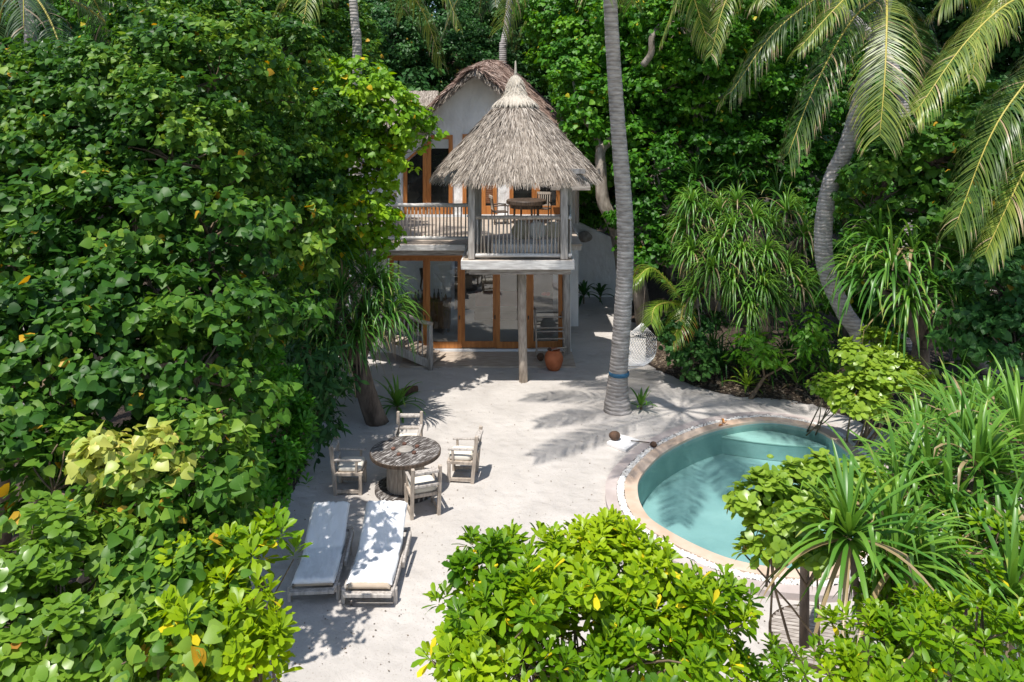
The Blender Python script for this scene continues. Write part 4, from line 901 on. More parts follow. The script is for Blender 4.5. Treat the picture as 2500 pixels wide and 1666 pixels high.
# ---------------------------------------------------------------- loungers
def lounger(foot, head, label, w_=.62, exposed=False, arm=True):
    fx, fy = foot; hx, hy = head; d = np.array((hx - fx, hy - fy)); L = np.linalg.norm(d); d /= L; rz = math.atan2(d[1], d[0]) - PI / 2
    t = thing('sun_lounger', label, 'sun lounger', ((fx + hx) / 2, (fy + hy) / 2, 0), 'sun loungers on the sand', rz); h2 = L / 2
    fr = MB()
    for sx in (-1, 1): fr.beam((sx * w_ / 2, -h2 - .02, .2), (sx * w_ / 2, h2 + .1, .2), .05, .09)
    fr.beam((-w_ / 2, -h2 - .045, .2), (w_ / 2, -h2 - .045, .2), .09, .05); fr.beam((-w_ / 2, h2 + .1, .195), (w_ / 2, h2 + .1, .195), .08, .045)
    fr.build('frame', M_wood, t, local=True, bevel=.006)
    for sx in (-1, 1):
        for yy in (-h2 + .08, h2 - .3): MB().beam((sx * (w_ / 2 + .03), yy, 0), (sx * (w_ / 2 + .03), yy, .22), .055, .07).build('leg', M_wood, t, local=True, bevel=.005)
    if arm: MB().beam((w_ / 2 + .06, h2 - .95, .23), (w_ / 2 + .075, h2 - .28, .34), .04, .1).build('side_arm', M_wood, t, local=True, bevel=.006)
    # mattress profile: flat seat, dip, raised back
    def zz(y):
        s_ = (y + h2) / L; return .25 + (0 if s_ < .55 else (s_ - .55) * L * .56) - .02 * math.sin(PI * min(1, s_ / .55))
    def slab(name, m, x_, th, y0, y1, zo, n=40, k=12, wr=.008, seed=1):
        r_ = random.Random(seed); vs = []; fs = []
        for i in range(n + 1):
            y = y0 + (y1 - y0) * i / n; zc = zz(y) + zo
            for j in range(k + 1):
                u_ = -1 + 2 * j / k; e_ = max(0, abs(u_) - .86) / .14; ee = max(0, max((y0 + .05 - y), (y - y1 + .05)) / .05)
                vs.append((u_ * x_ * (1 + .012 * math.sin(9 * y)), y, zc + th - e_ ** 2 * .05 - ee ** 2 * .035 + wr * 1.5 * (math.sin(7 * y + 4 * u_ + seed) * math.sin(5 * u_ + 3 * y) + .5 * math.sin(23 * u_ + 6 * y + 2 * math.sin(4 * y))) + r_.uniform(-1, 1) * wr * .35))
        n1 = len(vs)
        for i in range(n + 1):
            y = y0 + (y1 - y0) * i / n
            for j in range(k + 1): u_ = -1 + 2 * j / k; vs.append((u_ * x_ * .985, y, zz(y) + zo))
        q = k + 1
        for i in range(n):
            for j in range(k): a = i * q + j; fs += [(a, a + 1, a + q + 1, a + q), (n1 + a, n1 + a + q, n1 + a + q + 1, n1 + a + 1)]
            a = i * q; fs += [(a, a + q, n1 + a + q, n1 + a), (a + k, n1 + a + k, n1 + a + k + q, a + k + q)]
        for j in range(k): a = j; fs += [(a, n1 + a, n1 + a + 1, a + 1)]; a = n * q + j; fs += [(a, a + 1, n1 + a + 1, n1 + a)]
        return MB().add(vs, fs).build(name, m, t, local=True, smooth=True)
    slab('mattress', mat('beige_mattress', (.45, .36, .27), (.52, .43, .33), .9, 5), w_ / 2 - .03, .075, -h2, h2, .0, wr=.0)
    slab('towel', M_tow, w_ / 2 - .01, .06, -h2 + (.04 if exposed else -.015), h2 + .01, .042, 60, 16, .010, 3)
    MB().beam((0, h2 - .55, .22), (0, h2 - .05, zz(h2 - .05) - .02), w_ - .1, .03).build('backrest_board', M_wood, t, local=True)
lounger((-2.08, 10.78), (-2.07, 12.35), 'sun lounger with bright white towel, nearer the open sand', .70, True)
lounger((-2.90, 10.85), (-3.0, 12.35), 'sun lounger with shaded bluish white towel beside the shrubs', .64)

# ---------------------------------------------------------------- poolside things
a = [G(*z4(x, y))[:2] for x, y in ((230, 390), (325, 335), (460, 375), (365, 445))]
tag(MB().prism([tuple(p) for p in a], .0, .07).build('stone_slab', M_marble, bevel=.008), 'flat white marble slab lying beside the pool coping', 'slab')
b = MB().blob(G(*z4(288, 378)) + np.array((0, .03, .15)), (.125, .115, .10), 14, 9, .05, 2); tag(b.build('coconut_bowl', M_coco, smooth=True), 'dark round coconut resting on the white marble slab', 'bowl')
t = thing('coconut_ladle', 'long handled coconut ladle lying across the pebble channel', 'ladle', G(*z4(480, 410)))
MB().tube([G(*z4(400, 392)) + np.array((0, 0, .1)), G(*z4(530, 422)) + np.array((0, 0, .15))], .012, 6).build('handle', M_dwood, t); MB().blob(G(*z4(557, 438)) + np.array((0, 0, .16)), (.075, .075, .06), 12, 8, .03).build('bowl', M_coco, t, smooth=True)
b = MB().lathe([(.0, 0), (.05, .005), (.075, .03), (.05, .055), (.02, .07)], tuple(G(*z4(1370, 476), .055) - np.array((0, 0, .01))), 16); tag(b.build('pool_float', mat('lime_plastic', (.45, .62, .08), (.5, .68, .1), .4, 4, bump=0), smooth=True), 'small lime green float drifting in the pool', 'float')
lb = LB(); q = G(*z4(1048, 262), .07)
strap_rosette(lb, q, (0, 0, 1), 5, .16, .03, 5, .8, (.93, 1)); tag(lb.build('fallen_leaf', leafmat('amber_leaf', [(0, (.4, .15, .02)), (1, (.5, .2, .02))]), loc=q), 'curled amber leaf on the far rim of the pool', 'leaf')
# round slatted platform and pole
rc = G(2000, 1565); 
t = thing('shower_platform', 'round grey slatted shower platform on the sand', 'platform', rc)
b = MB(); R_ = .62
for k in range(16):
    v = -R_ + (k + .5) * 2 * R_ / 16; hw = math.sqrt(max(R_ ** 2 - v ** 2, .01)); b.box((rc[0] + v * math.sin(.35), rc[1] + v * math.cos(.35), .07), (hw * 2, 2 * R_ / 16 - .012, .03), rz=-.35)
b.build('slats', M_woodX, t, bevel=.003); MB().lathe([(R_, .0), (R_ + .03, .01), (R_ + .03, .075), (R_ + .005, .08)], (rc[0], rc[1], 0), 48).build('rim', M_dwood, t)
pp = G(1963, 1592); t = thing('shower_pole', 'dark upright timber pole beside the slatted round platform', 'pole', pp)
MB().tube([(pp[0], pp[1], -.05), (pp[0] + .01, pp[1], 1.2), (pp[0] + .02, pp[1], 2.3)], [.065, .06, .055], 12).build('shaft', M_dwood, t, smooth=True)
MB().tube([(pp[0] + .02, pp[1], 2.25), (pp[0] + .15, pp[1] - .02, 2.32), (pp[0] + .28, pp[1] - .03, 2.25)], .014, 8).build('shower_arm', M_stone, t, smooth=True)
# driftwood log
t = MB().tube([G(985, 968) + np.array((0, 0, .06)), G(1000, 962) + np.array((0, 0, .1)), G(1018, 958) + np.array((0, 0, .09))], [.09, .1, .085], 10, wob=.1); tag(t.build('log', M_coco, smooth=True), 'short dark driftwood log on the sand beside the strappy plant', 'log')

# hammock
ham = thing('hammock', 'white rope net hammock tied behind the leaning palm', 'hammock', (3.2, 19.8, 0))
fl, frr = P(1526, 824, 20.7), P(1601, 823, 20.7); nl, nr_ = P(1500, 896, 18.95), P(1568, 895, 19.1)
top_ = P(1568, 788, 21.3); tie = P(1514, 905, 18.35)
MB().tube([fl, frr], .014, 6).build('spreader_bar', M_woodB, ham); MB().tube([nl, nr_], .014, 6).build('spreader_bar', M_woodB, ham)
def hs(u_, v_):
    A = fl + (frr - fl) * u_; B = nl + (nr_ - nl) * u_; p = A + (B - A) * v_; bulge = 1 + .35 * math.sin(PI * v_); c = (fl + frr) / 2 * (1 - v_) + (nl + nr_) / 2 * v_
    p = c + (p - c) * bulge; p = p - np.array((0, 0, .28 * math.sin(PI * v_) * (1 - .5 * (2 * u_ - 1) ** 2))); return p
net = MB(); nn = 13
for i in range(-nn, nn * 2):
    for s_ in (1, -1):
        pts = []
        for v_ in np.linspace(0, 1, 22):
            u_ = i / nn + s_ * v_ * 1.1
            if 0 <= u_ <= 1: pts.append(hs(u_, v_))
        if len(pts) > 2: net.tube(pts, .010, 3, cap=False)
for u_ in (0, 1): net.tube([hs(u_, v_) for v_ in np.linspace(0, 1, 12)], .012, 4)
net.build('net', M_rope, ham)
b = MB()
for k in range(14): b.tube([top_, fl + (frr - fl) * k / 13], .007, 3); b.tube([tie, nl + (nr_ - nl) * k / 13], .005, 3)
b.build('rope', M_rope, ham); MB().tube([top_, P(1575, 700, 22.5)], .008, 4).build('hanging_cord', M_dwood, ham)

# ---------------------------------------------------------------- palms
pb0 = G(1508, 1003)
T1 = [pb0 - np.array((0, 0, .15)), P(1507, 960, 18.1), P(1510, 905, 17.95), P(1518, 800, 17.75), P(1526, 650, 17.5), P(1525, 520, 17.2), P(1508, 300, 16.4), P(1498, 150, 15.8), P(1490, 0, 15.2), P(1485, -180, 14.6), P(1470, -330, 14.2)]
cr = T1[-1]
fr_ = []
for k in range(17):
    a = k * 2.399; e_ = .75 - 1.35 * (k / 17); L = 3.4; d0 = np.array((math.cos(a) * math.cos(e_), math.sin(a) * math.cos(e_), math.sin(e_))); hz = np.array((math.cos(a), math.sin(a), 0))
    fr_.append(([cr + d0 * .1, cr + d0 * L * .5, cr + d0 * L * .75 + hz * .3 - np.array((0, 0, .5)), cr + d0 * L * .75 + hz * 1.1 - np.array((0, 0, 1.5 + .4 * (k / 17)))], dict(leaf=.85, n=60, hang=1.0, tint=(.2, .8))))
pm = palm('tall leaning coconut palm with grey ringed trunk and blue band in front of the villa', pb0, T1, [.37, .27, .22, .21, .195, .19, .165, .15, .14, .13, .125], fr_, M_frond)
b = MB(); c = P(1511, 912, 17.95); b.lathe([(.222, -.05), (.24, -.045), (.245, .0), (.24, .045), (.222, .05)], (float(c[0]), float(c[1]), float(c[2])), 28)
for k in range(3): b.tube([c + np.array((-.22, -.03, .04 * k)), c + np.array((0, -.25, -.02 + .02 * k)), c + np.array((.24, 0, .02 * k))], .012, 5)
tag(b.build('tree_strap', M_blue, smooth=True), 'blue fabric strap tied round the leaning palm trunk', 'strap')

pb1 = np.array((8.75, 18.6, 0))
T2 = [pb1, P(2100, 830, 18.5), P(2060, 760, 18.4), P(2018, 660, 18.3), P(2010, 560, 18.2), P(2028, 450, 18.0), P(2062, 370, 17.9), P(2088, 290, 17.8), P(2110, 200, 17.7), P(2140, 100, 17.6), P(2165, -10, 17.5)]
c2_ = P(2165, -20, 17.5)
kd = dict(leaf=1.0, n=75, hang=1.1, tint=(.0, .35), brown=.3); kb = dict(leaf=1.0, n=75, hang=.85, tint=(.25, .8), brown=.3)
dk, bt = kd, kb
fr2 = [([c2_, P(2060, -40, 17.2), P(1900, 70, 16.8), P(1785, 225, 16.5)], dict(kd, tint=(.05, .5))),
       ([c2_, P(2080, 50, 17), P(1990, 210, 16.6), P(1925, 375, 16.4)], dict(kd, tint=(.0, .4))),
       ([c2_, P(2165, 60, 16.6), P(2160, 190, 16.0), P(2148, 330, 15.7)], dict(kb, tint=(.3, .85), hang=.6, leaf=1.05)),
       ([c2_, P(2110, -40, 16.8), P(2040, 20, 16.3), P(1950, 120, 16)], dict(kb, leaf=.7)),
       ([c2_, P(2210, 30, 18), P(2245, 110, 18.3), P(2260, 190, 18.5)], dict(kd, leaf=.9)),
       ([c2_, P(2240, -60, 17.6), P(2360, -30, 17.6), P(2450, 60, 17.4)], dict(kb)),
       ([c2_, P(2100, -120, 17.9), P(1980, -110, 18.2), P(1850, 0, 18.3)], dict(kb)),
       ([c2_, P(2040, -150, 17), P(1900, -120, 16.5), P(1760, -20, 16.3)], dict(kd, tint=(.2, .6))),
       ([c2_, P(2190, -160, 18.4), P(2260, -200, 19.3), P(2350, -150, 20)], dict(kb)),
       ([c2_, P(2100, -200, 18.4), P(2050, -240, 19.5), P(1960, -180, 20.5)], dict(kb))]
palm('curved coconut palm with crook shaped trunk in the right thicket', pb1, T2, [.24, .215, .21, .215, .21, .20, .19, .18, .17, .16, .15], fr2, M_frond)
pb2 = np.array((11.2, 13.6, 0)); c3_ = P(2640, -10, 14)
k3 = dict(leaf=1.0, n=95, hang=.9, tint=(.25, .8))
fr3 = [([c3_, P(2500, -10, 13.6), P(2370, 90, 13.2), P(2235, 275, 12.8)], dict(k3, tint=(.4, .9), leaf=.85)),
       ([c3_, P(2560, 130, 13.4), P(2430, 310, 13), P(2330, 560, 12.8)], dict(k3, tint=(.1, .6))),
       ([c3_, P(2610, 220, 13), P(2500, 420, 12.7), P(2405, 620, 12.5)], dict(k3, tint=(.35, .85), leaf=.8)),
       ([c3_, P(2540, -150, 15), P(2400, -120, 15.5), P(2300, 10, 15.6)], k3),
       ([c3_, P(2520, -60, 15), P(2410, 20, 15.2), P(2372, 190, 15)], dict(k3, leaf=.7, tint=(.5, .9))),
       ([c3_, P(2760, -100, 14), P(2900, -30, 14), P(3000, 150, 14)], k3), ([c3_, P(2700, 50, 12.8), P(2750, 200, 12), P(2760, 400, 11.5)], k3)]
palm('coconut palm whose yellow green fronds hang in from the right edge', pb2, [pb2, np.array((10.9, 13.8, 4)), c3_], [.22, .17, .14], fr3, M_frond)
def crown_fronds(c, n, L, kw, down=.6, seed=0):
    out = []
    for k in range(n):
        a = k * 2.399 + seed; e_ = .8 - 1.5 * (k / n); d0 = np.array((math.cos(a) * math.cos(e_), math.sin(a) * math.cos(e_), math.sin(e_))); hz = np.array((math.cos(a), math.sin(a), 0))
        out.append(([c + d0 * .1, c + d0 * L * .5, c + d0 * L * .72 + hz * .3 - np.array((0, 0, down)), c + d0 * L * .72 + hz * .9 - np.array((0, 0, down * 3))], kw))
    return out
kq = dict(leaf=.8, n=45, hang=1.1, tint=(.2, .8), wd=.024)
for lab, bx_, by_, pts, cc, n_, sd_ in [
    ('coconut palm with thin grey trunk rising behind the house ridge', 1245, 33, [(1228, 160), (1230, 110), (1240, 50), (1246, -40)], (1246, -60), 9, 1.2),
    ('coconut palm trunk rising behind the bright tree left of the villa', 868, 20.5, [(872, 160), (868, 80), (862, 0), (858, -60)], (858, -120), 10, .3),
    ('coconut palm with drooping fronds in the far upper left corner', 40, 16, [(75, 160), (70, 60), (55, -20)], (50, -50), 13, 2.0),
    ('coconut palm crown hanging over the top edge between the two front palms', 2230, 23, [(2210, 300), (2150, 120), (2000, -20), (1900, -90)], (1860, -110), 12, 2.6),
    ('coconut palm crown at the top edge left of centre', 690, 27, [(660, 200), (680, 60), (690, -40)], (690, -60), 10, .9),
    ('coconut palm crown at the top edge just left of the tall leaning trunk', 1390, 36, [(1380, 200), (1385, 60), (1390, -20)], (1392, -40), 10, .2)]:
    c = P(*cc, by_); base = np.array((P(pts[0][0], 0, by_)[0], by_, 0))
    tp_ = [base, *[P(a_[0], a_[1], by_) for a_ in pts], c]
    palm(lab, base, tp_, [v_ * (.72 if by_ < 21 else 1) for v_ in (.2, .17, .16, .15, .13)], crown_fronds(c, n_, 3.0, dict(kq, tint=(.1, .6) if n_ % 2 else (.3, .9)), .7, sd_), M_frondD if n_ % 2 else M_frond)

# ---------------------------------------------------------------- trees and shrubs
def B(px, py, D, r, rz=None): return (P(px, py, D), (r, r, (rz or r * .9)))
HG = 'sea hibiscus trees on the left'
plant('hibiscus_tree', 'tallest heart leaved tree in the upper left with orange fading leaves', 'tree', (-6.8, 13.5, 0),
      [B(330, 240, 13, 1.25), B(520, 200, 13.5, 1.2), B(210, 340, 12.5, 1.1), B(430, 400, 12, 1.15), B(640, 210, 15.5, 1.25), B(590, 400, 13.6, 1.0), B(430, 110, 15, 1.2)], 'heart', M_hib, M_twig, 27, .118, (.1, .95), .006, .16)
plant('hibiscus_tree', 'heart leaved tree filling the far left edge', 'tree', (-8.0, 11.5, 0),
      [B(60, 420, 12, 1.2), B(20, 620, 10.5, 1.1), B(170, 560, 10.8, 1.0), B(60, 290, 13, 1.05), B(-60, 380, 13, 1.3), B(-80, 500, 11.5, 1.3), B(120, 740, 9.8, .9)], 'heart', M_hib, M_twig, 19, .138, (.05, .9), .006, .16)
plant('hibiscus_tree', 'heart leaved tree in the middle of the left thicket', 'tree', (-4.8, 11.2, 0),
      [B(330, 600, 10.5, 1.0), B(510, 580, 11, 1.0), B(690, 420, 16.5, 1.2), B(430, 760, 9.8, .85), B(560, 720, 10.6, .75), B(270, 760, 9.6, .8)], 'heart', M_hib, M_twig, 19, .138, (.0, .85), .006, .15)
plant('hibiscus_tree', 'drooping heart leaved branch tree with yellow leaf beside the left pandanus', 'tree', (-6.2, 13.0, 0),
      [B(690, 590, 13.6, .62), B(755, 560, 14.0, .42), B(620, 640, 13.2, .6), B(750, 635, 13.8, .32)], 'heart', M_hib, M_twig, 26, .16, (.4, .9), .02, .07, lean=P(600, 740, 13.0))
plant('hibiscus_tree', 'dense dark heart leaved tree low on the left edge', 'tree', (-5.6, 8.4, 0),
      [B(110, 900, 8.8, .85), B(290, 910, 8.9, .8), B(480, 920, 9.2, .8), B(570, 830, 10.4, .65), B(20, 1060, 8, .7), B(520, 1030, 9.2, .6)], 'heart', M_hib, M_twig, 22, .13, (.0, .85), .008, .13)
plant('hibiscus_shrub', 'heart leaved shrub with tan seed heads above the foreground bushes', 'shrub', (-3.4, 7.0, 0),
      [B(480, 1180, 7.4, .45), B(560, 1200, 7.6, .33), B(330, 1260, 7.0, .5), B(450, 1340, 6.8, .45), B(250, 1400, 6.6, .45), B(420, 1110, 7.6, .32), B(130, 1200, 7.4, .5)], 'heart', M_hib, M_twig, 32, .12, (.45, .97), .012, .08, parts=('stem', 'foliage'))
plant('hibiscus_shrub', 'pale yellow leaved hibiscus branch glowing in the lower left', 'shrub', (-4.4, 7.4, 0),
      [B(310, 1130, 7.1, .24), B(370, 1140, 7.1, .22), B(240, 1120, 7.1, .16)], 'heart', M_hibY, M_twig, 44, .12, (.3, .95), .05, .06, parts=('stem', 'foliage'))
plant('hibiscus_shrub', 'heart leaved shrub at the bottom left between oval leaf bushes', 'shrub', (-2.9, 6.1, 0),
      [B(330, 1520, 6.2, .42), B(450, 1500, 6.2, .35), B(200, 1580, 6.0, .4), B(390, 1620, 5.9, .4)], 'heart', M_hib, M_twig, 34, .115, (.45, .97), .012, .07, parts=('stem', 'foliage'))
plant('round_leaf_shrub', 'yellow green oval leaved bush in the bottom left corner', 'shrub', (-3.8, 5.6, 0),
      [B(70, 1370, 6.2, .35), B(60, 1520, 5.9, .4), B(160, 1630, 5.6, .35), B(-20, 1450, 6, .35), B(10, 1640, 5.6, .35)], 'oval', M_sea, M_twig, 46, .125, (.0, .7), .002, .06, stems=16, parts=('stem', 'foliage'))
plant('sea_lettuce_bush', 'bright glossy rosette bush at the bottom left beside the lounger', 'shrub', (-2.0, 6.0, 0),
      [B(500, 1430, 6.4, .27), B(630, 1350, 6.7, .19), B(570, 1540, 6.1, .28), B(440, 1570, 6.0, .27), B(600, 1650, 5.9, .26), B(700, 1370, 6.8, .07), B(640, 1580, 6.0, .12)], 'obov', M_sca, M_twig, 26, .19, (.3, .95), .04, .07, stems=16, parts=('stem', 'foliage'))
plant('glossy_shrub', 'dark glossy leafed shrub between the left trees and the spool table', 'shrub', (-4.2, 12.9, 0),
      [B(670, 1060, 12.8, .5), B(690, 1150, 12.8, .38), B(630, 960, 12.9, .65), B(600, 1120, 12.2, .6), B(715, 1030, 13.4, .22), B(640, 1210, 12.2, .3)], 'obov', M_scaD, M_twig, 26, .19, (.2, .9), .004, .08, stems=14, parts=('stem', 'foliage'))
plant('glossy_shrub', 'low dark shrub in shade behind the left dark glossy shrub', 'shrub', (-4.6, 15.2, 0),
      [B(770, 1050, 15, .4), B(730, 930, 15.5, .7), B(790, 960, 16, .35)], 'lance', M_drk, M_twig, 24, .22, (.1, .8), .004, .06, parts=('stem', 'foliage'))
# bright tree by the house
plant('leafy_tree', 'bright yellow green tree brushing the left end of the balcony', 'tree', G(905, 1010) + np.array((-.5, 1.2, 0)),
      [B(880, 230, 18.6, .75), B(945, 290, 18.6, .75), B(860, 380, 18.4, .85), B(940, 420, 18.4, .5), B(850, 520, 18.2, .75), B(905, 610, 18.2, .55), B(1010, 325, 18.8, .4), B(900, 530, 18, .45), B(840, 300, 18.9, .7), B(1050, 325, 18.9, .2)], 'heart', M_brt, M_barkL, 22, .155, (.1, .9), .02, .13, lean=P(860, 700, 18.7))
plant('leafy_tree', 'leafy tree behind the bright one left of the balcony', 'tree', (-6.6, 19.5, 0),
      [B(760, 330, 18, 1.2), B(740, 520, 17, 1.1), B(690, 120, 22, 1.9), B(800, 100, 24, 1.6), B(820, 180, 22, 1.1)], 'heart', M_hib, M_bark, 24, .13, (.1, .85), .008, .2)
MG = 'dense canopy trees'
for lab, bx_, m_, kind, dn, sz, blobs in [
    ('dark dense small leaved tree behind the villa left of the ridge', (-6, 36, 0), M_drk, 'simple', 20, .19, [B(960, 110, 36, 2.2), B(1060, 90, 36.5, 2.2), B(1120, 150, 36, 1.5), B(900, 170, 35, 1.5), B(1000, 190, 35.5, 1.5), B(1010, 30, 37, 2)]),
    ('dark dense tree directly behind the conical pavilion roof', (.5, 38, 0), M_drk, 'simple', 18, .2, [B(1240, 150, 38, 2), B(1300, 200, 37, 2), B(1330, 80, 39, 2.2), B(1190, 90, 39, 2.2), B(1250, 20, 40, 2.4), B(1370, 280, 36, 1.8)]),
    ('bright green tree crown right of the thatched cone', (4.2, 27.5, 0), M_mid, 'heart', 15, .2, [B(1425, 130, 29, 1.5), B(1460, 250, 28.5, 1.2), B(1470, 60, 29, 1.6), B(1450, 360, 27.5, .9), B(1500, 180, 28.5, 1.4), B(1370, 60, 31, 1.4), B(1360, 150, 32.5, 1.1), B(1560, 160, 27, 1.3), B(1470, 420, 27.4, .8)]),
    ('bright green tree crown between the two front palms', (7.2, 26.5, 0), M_mid, 'heart', 14, .19, [B(1660, 60, 25.5, 1.5), B(1740, 150, 25.2, 1.4), B(1620, 220, 26, 1.1), B(1800, 40, 26, 1.6), B(1700, 270, 26, 1.0), B(1860, 200, 26.5, 1.2), B(1560, 30, 27, 1.4)]),
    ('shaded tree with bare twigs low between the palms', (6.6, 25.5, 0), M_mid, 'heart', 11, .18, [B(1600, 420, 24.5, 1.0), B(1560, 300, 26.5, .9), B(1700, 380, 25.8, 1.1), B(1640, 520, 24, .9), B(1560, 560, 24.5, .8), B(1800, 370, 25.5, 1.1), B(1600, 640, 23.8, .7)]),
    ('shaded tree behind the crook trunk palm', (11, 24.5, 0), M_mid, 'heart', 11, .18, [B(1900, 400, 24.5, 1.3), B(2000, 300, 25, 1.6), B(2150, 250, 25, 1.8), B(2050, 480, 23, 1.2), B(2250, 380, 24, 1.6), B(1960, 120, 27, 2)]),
    ('heart leaved vine thicket on the right below the hanging fronds', (8.8, 16.8, 0), M_hib, 'heart', 14, .19, [B(2170, 430, 17, .75), B(2280, 400, 16.5, .9), B(2400, 340, 16.5, .9), B(2340, 530, 16.2, .8), B(2120, 520, 17.2, .5), B(2420, 500, 16, .9)]),
    ('dark round leaved bush at the right edge under the palm', (10.2, 14.6, 0), M_drk, 'heart', 18, .18, [B(2460, 720, 14.8, .8), B(2430, 820, 14.6, .6), B(2480, 870, 14, .6)]),
    ('small leaved canopy tree far left behind the thicket', (-12, 21, 0), M_mid, 'simple', 14, .2, [B(230, 120, 21, 1.9), B(330, 60, 22, 2.0), B(450, 30, 23, 2), B(560, 60, 23.5, 1.8)]),
    ('canopy tree behind the tall leaning trunk at the top edge', (7, 33, 0), M_drk, 'heart', 9, .24, [B(1480, 20, 34, 2.6), B(1620, 30, 33, 2.6), B(1560, 200, 32, 2.4), B(1700, 330, 31, 2.4), B(1880, 300, 31, 2.6), B(1480, 300, 31.5, 1.8)]),
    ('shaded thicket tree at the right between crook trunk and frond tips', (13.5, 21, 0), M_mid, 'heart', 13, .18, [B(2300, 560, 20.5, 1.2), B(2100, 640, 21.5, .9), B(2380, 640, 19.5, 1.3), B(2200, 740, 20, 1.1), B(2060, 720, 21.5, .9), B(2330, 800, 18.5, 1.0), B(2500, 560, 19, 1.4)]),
    ('low bush beside the terrace wall right of the pavilion posts', (3.4, 30.6, 0), M_mid, 'simple', 26, .16, [B(1425, 490, 30.7, .75), B(1450, 540, 30.8, .6), B(1400, 450, 31, .7)]),
    ('shrub mass left of the villa behind the pandanus', (-6.4, 22.8, 0), M_drk, 'lance', 14, .24, [B(760, 800, 20, 1.0), B(830, 660, 22.5, .9), B(700, 860, 18, .9), B(780, 600, 22, 1.1)]),
    ]:
    tn = (.0, .45) if 'shaded' in lab else (.1, .85)  # trees in shade get darker leaf tints, their shade put into the colour
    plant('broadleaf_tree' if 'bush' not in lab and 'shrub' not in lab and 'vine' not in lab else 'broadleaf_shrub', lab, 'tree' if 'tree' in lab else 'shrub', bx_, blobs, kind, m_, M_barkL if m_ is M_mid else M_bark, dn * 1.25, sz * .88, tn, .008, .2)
# branch tree: pale crooked trunk right of the pavilion
t = thing('crooked_tree', 'pale crooked trunk leaning between pavilion roof and palm', 'tree', G(1580, 790))
b = MB(); b.tube(cat([G(1575, 800), P(1560, 700, 25.2), P(1530, 610, 25.2), P(1500, 550, 25.2), P(1472, 490, 25.2), P(1468, 420, 25.3), P(1466, 370, 25.4), P(1490, 345, 25.5), P(1530, 320, 25.6)], 30), list(np.linspace(.30, .13, 30)), 12, wob=.05)
b.tube(cat([P(1466, 380, 25.4), P(1455, 330, 25.6), P(1420, 280, 26), P(1400, 200, 26.5)], 12), list(np.linspace(.14, .05, 12)), 8)
b.tube(cat([P(1570, 160, 25), P(1590, 130, 24.8), P(1592, 90, 24.8), P(1615, 60, 25)], 14), list(np.linspace(.12, .09, 14)), 8)
b.build('trunk', M_barkL, t, smooth=True)
lb = LB(); foliage(lb, [(P(1540, 330, 25.4), np.array((.5, .5, .4))), (P(1400, 205, 26.8), np.array((.8, .7, .7))), (P(1425, 330, 25.6), np.array((.6, .6, .5))), (P(1450, 250, 25.6), np.array((.9, .8, .7))), (P(1420, 400, 25.8), np.array((.4, .4, .35)))], 'heart', 14, .18, 77); lb.build('crown', M_mid, t)
# rear wood closes the horizon
rw = LB(); bl = []
q = np.random.default_rng(12)
for k in range(100):
    D = q.uniform(42, 58); x = q.uniform(-36, 42); bl.append((np.array((x, D, q.uniform(3, 18))), np.array((4.2, 3.2, 3.6))))
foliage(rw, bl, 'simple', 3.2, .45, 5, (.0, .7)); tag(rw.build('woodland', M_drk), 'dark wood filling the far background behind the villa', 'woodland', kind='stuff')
rw = LB(); bl = [(np.array((x, q.uniform(34, 40), q.uniform(1, 8))), np.array((2.6, 2.2, 2.8))) for x in np.linspace(-26, 24, 26) if not -5 < x < 3]
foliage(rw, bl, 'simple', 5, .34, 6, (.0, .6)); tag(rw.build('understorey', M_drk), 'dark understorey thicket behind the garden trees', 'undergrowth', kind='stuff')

# pandanus group
PG = 'pandanus clumps'
H_ = lambda *l: [P(*a) for a in l]
pandanus('drooping pandanus with thick gnarled trunk beside the spool chairs', G(925, 1030), H_((930, 710, 17.3), (890, 770, 16.9), (950, 770, 17.0), (830, 730, 17.0), (770, 790, 16.6), (870, 820, 16.7), (810, 840, 16.5), (730, 760, 16.8), (770, 720, 17.3), (740, 830, 16.5), (900, 700, 17.3)), 1.2, .021, 74, M_strap, 1.75, tr=.2, kink=.15, tint=(.05, .75), skirt=14)
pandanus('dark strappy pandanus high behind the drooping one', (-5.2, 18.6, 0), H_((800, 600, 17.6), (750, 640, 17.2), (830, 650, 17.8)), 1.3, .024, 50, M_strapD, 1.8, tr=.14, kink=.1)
pandanus('wide many headed pandanus in the middle of the right thicket', (6.6, 20.8, 0), H_((1690, 500, 20.8), (1720, 530, 20.8), (1800, 500, 21), (1880, 560, 20.6), (1760, 600, 20.2), (1690, 620, 20.4), (1840, 640, 20.1), (1920, 660, 20.3), (1790, 690, 19.9), (1890, 740, 19.8), (1700, 720, 20.2), (1830, 760, 19.7), (1960, 580, 20.8), (1840, 540, 20.6), (1760, 520, 20.9), (1950, 700, 20), (1740, 660, 20), (1870, 620, 20), (1810, 620, 20), (1920, 520, 20.9), (1680, 560, 20.8), (1790, 560, 20.4), (1860, 700, 19.7)), .95, .021, 74, M_strap, 1.75, tr=.16, kink=.06, tint=(.3, .88), skirt=10)
pandanus('tall pandanus with long hanging leaves right of the crook trunk', (9.7, 17.2, 0), H_((2230, 620, 16.2), (2180, 660, 16.0), (2280, 700, 15.8), (2220, 740, 15.7), (2150, 600, 16.6), (2320, 640, 16), (2110, 680, 16.4), (2340, 760, 15.4)), 1.5, .030, 52, M_strap, 1.8, tr=.16, kink=.15, tint=(.2, .85))
pandanus('dark pandanus in shade behind the many headed one', (8.2, 24, 0), H_((1900, 480, 23.5), (1990, 540, 23), (1800, 440, 24), (2080, 480, 22.5), (1700, 440, 24.5)), 1.4, .03, 40, M_strapD, 1.5, tr=.15, kink=.1)
